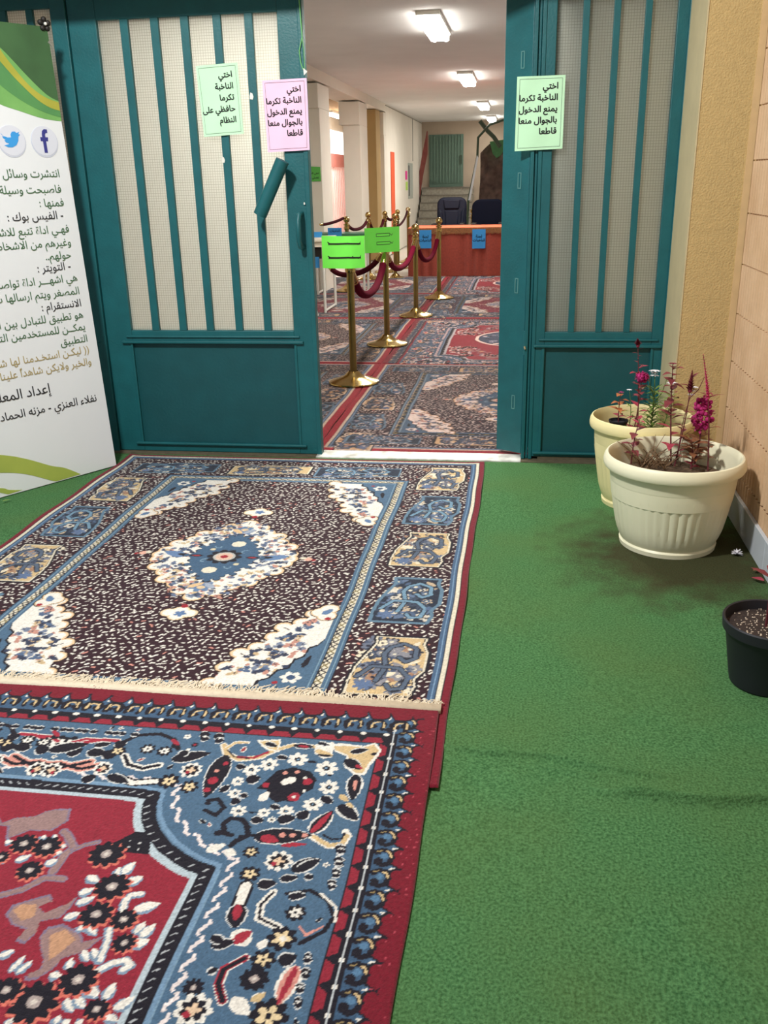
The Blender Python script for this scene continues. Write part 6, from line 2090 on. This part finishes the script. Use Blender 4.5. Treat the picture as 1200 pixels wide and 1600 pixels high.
def arcsheet(root, xa, xb, za, zb_, yf, m, tilt=0.0):
    n = 20

    def P(u, v, off=0.0):
        x = xa + (xb - xa) * u
        return Vector((x, yf(u) - off, za + (zb_ - za) * v + tilt * (u - .5)))
    b = MB()
    vs = [P(i / n, j / 4) for j in range(5) for i in range(n + 1)] + [P(i / n, j / 4, -.002) for j in range(5) for i in range(n + 1)]
    q = 5 * (n + 1)
    fs = [(j * (n + 1) + i, j * (n + 1) + i + 1, (j + 1) * (n + 1) + i + 1, (j + 1) * (n + 1) + i) for j in range(4) for i in range(n)]
    fs += [tuple(k + q for k in f[::-1]) for f in fs]
    b.add(vs, fs)
    b.build('sheet', m, root, smooth=60)
    return P


P = arcsheet(s1, -1.402, -1.117, .838, 1.056, lambda u: 6.46 + .10 * max(0, u - .68) ** 1.3 * 4 - .012 * math.sin(u * 5), LIME, -.008)
mb = MB()


def inkline(b, P_, pts, h):
    fine = []
    for (u0, v0), (u1, v1) in zip(pts[:-1], pts[1:]):
        fine += [(u0 + (u1 - u0) * q / 6, v0 + (v1 - v0) * q / 6) for q in range(6)]
    fine.append(pts[-1])
    for (u0, v0), (u1, v1) in zip(fine[:-1], fine[1:]):
        b.add([P_(u0, v0 - h, .002), P_(u1, v1 - h, .002), P_(u1, v1 + h, .002), P_(u0, v0 + h, .002)], [(0, 1, 2, 3)])


for v in (.76, .33):
    inkline(mb, P, [(.17, v - .005), (.4, v), (.65, v + .012), (.80, v), (.92, v - .01)], .024)
    inkline(mb, P, [(.15, v + .05), (.20, v + .01), (.17, v - .03)], .018)
    inkline(mb, P, [(.86, v - .02), (.90, v + .0), (.92, v + .06)], .022)
inkline(mb, P, [(.74, .37), (.76, .36)], .02)
mb.build('lettering', BLACKINK, s1, smooth=0)
s2 = empty('sign', 'lime sign with two outlined boxes, on the second brass post', 'sign', (-1.23, 8.12, .93), 'lime signs')
P = arcsheet(s2, -1.380, -1.075, .822, 1.030, lambda u: 8.12 - .006 * math.sin(u * 4), LIME, .012)
mb = MB()
for v, u0 in ((.70, .34), (.37, .35)):
    a, b = .055, .38
    L = [(u0, v - a), (u0 + b, v - a), (u0 + b, v + a), (u0, v + a), (u0, v - a)]
    inkline(mb, P, [L[0], L[1]], .010)
    inkline(mb, P, [L[3], L[2]], .010)
    for u_ in (u0, u0 + b):
        inkline(mb, P, [(u_, v), (u_ + .012, v)], a)
    inkline(mb, P, [(u0 + b + .02, v + .03), (u0 + b + .06, v - .03), (u0 + b + .09, v + .04)], .014)
mb.build('lettering', DARKINK, s2, smooth=0)

# desk under an orange cloth
tb = empty('desk', 'long desk under the orange cloth at the end of the rugs', 'table', (-.85, 14.6, 0))
mb = MB()
mb.box(-1.73, .04, 14.26, 14.94, .67, .695)
mb.build('top', TABW, tb, smooth=0)
for x in (-1.68, -.02):
    for y in (14.30, 14.9):
        mb = MB()
        mb.box(x - .02, x + .02, y - .02, y + .02, .012, .67)
        mb.build('leg', WHMET, tb, smooth=0)
cl = empty('tablecloth', 'rust orange tablecloth with a gold fringe draped over the desk', 'tablecloth', (-.85, 14.6, .7))
mb = MB()
mb.box(-1.755, .06, 14.235, 14.96, .697, .722)
tag(mb.build('cloth_top', ORTOP, cl, smooth=0, bevel=.006), 'bright orange top')
mb = MB()
n = 120
vs = []
loop = []
for k in range(n + 1):
    loop.append((-1.755 + 1.815 * k / n, 14.235))
loop = [(-1.755, 14.96 - .725 * k / 30) for k in range(30)] + loop + [(.06, 14.235 + .725 * k / 30) for k in range(1, 31)]
for j in range(7):
    z = .70 - .686 * j / 6
    for k, (x, y) in enumerate(loop):
        wv = (.004 + .016 * j / 6) * math.sin(k * .45 + math.sin(k * .13) * 2) + .010 * j / 6
        if abs(y - 14.235) < 1e-6:
            vs.append((x, y - wv, z))
        else:
            vs.append((x + (-wv if x < -1 else wv), y, z))
nl = len(loop)
mb.add(vs, [(j * nl + k, (j + 1) * nl + k, (j + 1) * nl + k + 1, j * nl + k + 1) for j in range(6) for k in range(nl - 1)])
mb.build('drape', ORCL, cl, smooth=180)
mb = MB()
rnd = random.Random(17)
for k in range(280):
    x = -1.758 + 1.82 * k / 279
    l = rnd.uniform(.06, .09)
    mb.box(x - .0033, x + .0033, 14.222 - rnd.uniform(0, .006), 14.231, .705 - l, .712)
mb.box(-1.76, .064, 14.218, 14.231, .690, .716)
mb.build('fringe', GOLDF, cl, smooth=0)


def flat_sheet(label, m, xa, xb, y, za, zb_, txt, size, group='blue sheets', bend=0.0):
    mb_ = MB()
    mb_.box(xa, xb, y - .003, y, za, zb_)
    o_ = mb_.build('paper_sheet', m, smooth=0, org=((xa + xb) / 2, y, (za + zb_) / 2))
    tag(o_, label, 'sheet', group)
    if txt:
        t_ = MB()
        for i, s in enumerate(txt):
            write(t_, s, size, ((xa + xb) / 2, y - .0045, zb_ - (zb_ - za) * (.42 + .2 * i)), (1, 0, 0), (0, 0, 1), bold=.02, centre=True)
        t_.build('lettering', BLACKINK, o_, smooth=0)
    return o_


flat_sheet('blue sheet hanging on the left half of the orange desk front', BLUEP, -1.577, -1.395, 14.212, .425, .690, ['لجنة', 'الناخبات'], .055)
flat_sheet('blue sheet hanging on the right half of the orange desk front', BLUEP, -.782, -.584, 14.212, .415, .690, ['لجنة', 'الناخبات'], .055)

# navy office chairs behind the desk


def office_chair(name, label, x, w, zt, leather):
    root = empty(name, label, 'chair', (x, 15.25, 0), 'office chairs behind the desk')
    m = NAVYL if leather else NAVYF
    b = MB()

    def sup(hw, z0, z1, y0, d, rc, lean):
        pts = []
        n_ = 8
        for (cx_, cz, a0) in ((hw - rc, z1 - rc, 0), (-hw + rc, z1 - rc, PI / 2), (-hw + rc * .5, z0 + rc * .5, PI), (hw - rc * .5, z0 + rc * .5, 1.5 * PI)):
            q = rc if a0 < PI else rc * .5
            for k in range(n_ + 1):
                a = a0 + PI / 2 * k / n_
                pts.append((cx_ + q * math.cos(a), cz + q * math.sin(a)))
        return pts
    pl = sup(w / 2, .50, zt, 0, 0, w * .24, 0)
    b.prism(pl, (x, 15.48, 0), (1, 0, 0), (0, .06, 1), (0, -1, 0), .10)
    b.build('backrest', m, root, smooth=40, bevel=.03)
    if leather:
        b = MB()
        b.prism([(-.095, .56), (.095, .56), (.11, zt - .20), (-.11, zt - .20)], (x, 15.39, 0), (1, 0, 0), (0, .06, 1), (0, -1, 0), .035)
        b.build('back_cushion', m, root, smooth=40, bevel=.015)
        for s in (-1, 1):
            b = MB()
            b.prism([(s * .13, .56), (s * .20, .56), (s * .205, zt - .17), (s * .15, zt - .22)][::s], (x, 15.40, 0), (1, 0, 0), (0, .06, 1), (0, -1, 0), .06)
            b.build('side_bolster', m, root, smooth=40, bevel=.02)
        b = MB()
        b.prism([(-.12, zt - .18), (.12, zt - .18), (.14, zt - .03), (-.14, zt - .03)], (x, 15.40, 0), (1, 0, 0), (0, .06, 1), (0, -1, 0), .045)
        b.build('head_pad', m, root, smooth=40, bevel=.02)
    b = MB()
    b.box(x - .25, x + .25, 14.98, 15.46, .43, .52)
    b.build('seat', m, root, smooth=40, bevel=.03)
    for s in (-1, 1):
        b = MB()
        xx = x + s * (w / 2 + (.02 if leather and s < 0 else -.05))
        b.box(xx - .035, xx + .035, 15.02, 15.38, .70, .74)
        b.box(xx - .018, xx + .018, 15.15, 15.2, .46, .70)
        b.build('armrest', BLACKM, root, smooth=0, bevel=.008)
    b = MB()
    b.tube([(x, 15.22, .08), (x, 15.22, .44)], .03, 12)
    b.build('gas_column', BLACKM, root)
    b = MB()
    for k in range(5):
        a = 2 * PI * k / 5
        e = Vector((x + .27 * math.cos(a), 15.22 + .27 * math.sin(a), .045))
        b.tube([(x, 15.22, .09), e], [.028, .018], 8)
        b.ball((e.x, e.y, .012), .03, 8)
    b.build('star_base', BLACKM, root)
    return root


ch = office_chair('office_chair', 'navy leather office chair behind the left half of the desk', -1.185, .475, 1.125, True)
office_chair('office_chair', 'dark navy fabric chair behind the right half of the desk', -.60, .52, 1.085, False)

# white tables and folding chair at the left


def leg_table(label, xa, xb, ya, yb_, zt, edge_m, inset=.03):
    root = empty('table', label, 'table', ((xa + xb) / 2, (ya + yb_) / 2, 0), 'white tables at the left of the hall')
    b = MB()
    b.box(xa, xb, ya, yb_, zt - .028, zt)
    b.build('top', edge_m, root, smooth=0, bevel=.004)
    b = MB()
    b.box(xa + inset, xb - inset, ya + .02, yb_ - .02, zt - .085, zt - .03)
    b.build('apron', TABW, root, smooth=0)
    for x in (xa + inset, xb - inset):
        for y in (ya + .05, yb_ - .05):
            b = MB()
            b.tube([(x, y, .0115), (x, y, zt - .08)], .016, 10)
            b.build('leg', WHMET, root)
    for x in (xa + inset, xb - inset):
        b = MB()
        b.tube([(x, ya + .05, .03), (x, yb_ - .05, .03)], .014, 8)
        b.build('foot_rail', WHMET, root)
    return root


leg_table('white table just past the door edge, nearest on the left', -2.95, -2.185, 10.2, 10.9, .815, TABW)
leg_table('green edged table behind the nearest lime sign', -2.70, -2.02, 11.9, 12.32, .78, GREENT)
mb = MB()
mb.box(-2.62, -2.24, 10.3, 10.7, .60, .715)
tag(mb.build('box', BLACKM, smooth=0, bevel=.01, org=(-2.43, 10.5, .6)), 'black box under the top of the nearest white table', 'box')
flat_sheet('blue sheet standing on the nearest white table, just past the door edge', BLUEP, -2.44, -2.28, 10.55, .815, .875, None, .03)
flat_sheet('blue sheet hung below the black box of the nearest white table', BLUEP, -2.42, -2.27, 10.299, .50, .62, None, .03)
flat_sheet('blue sheet standing on the green edged table', BLUEP, -2.492, -2.312, 11.88, .735, .852, ['الناخبات'], .04)
fc = empty('folding_chair', 'white tubular folding chair by the nearest white table', 'chair', (-2.33, 9.6, 0))
mb = MB()
mb.tube([(-2.50, 9.75, .42), (-2.40, 9.62, .44), (-2.36, 9.55, .40), (-2.28, 9.45, .026)], .012, 8)
mb.tube([(-2.75, 9.75, .42), (-2.72, 9.62, .44), (-2.70, 9.55, .40), (-2.66, 9.45, .026)], .012, 8)
mb.build('front_leg', WHMET, fc)
mb = MB()
mb.tube([(-2.28, 9.45, .026), (-2.24, 9.95, .026)], .012, 8)
mb.tube([(-2.66, 9.45, .026), (-2.62, 9.95, .026)], .012, 8)
mb.tube([(-2.24, 9.95, .026), (-2.34, 9.70, .85)], .012, 8)
mb.tube([(-2.62, 9.95, .026), (-2.66, 9.70, .85)], .012, 8)
mb.build('rear_leg', WHMET, fc)
mb = MB()
mb.box(-2.70, -2.33, 9.55, 9.90, .43, .455)
mb.build('seat', TABW, fc, smooth=0, bevel=.006)
mb = MB()
mb.box(-2.68, -2.33, 9.69, 9.715, .66, .84)
mb.build('backrest', TABW, fc, smooth=0, bevel=.006)
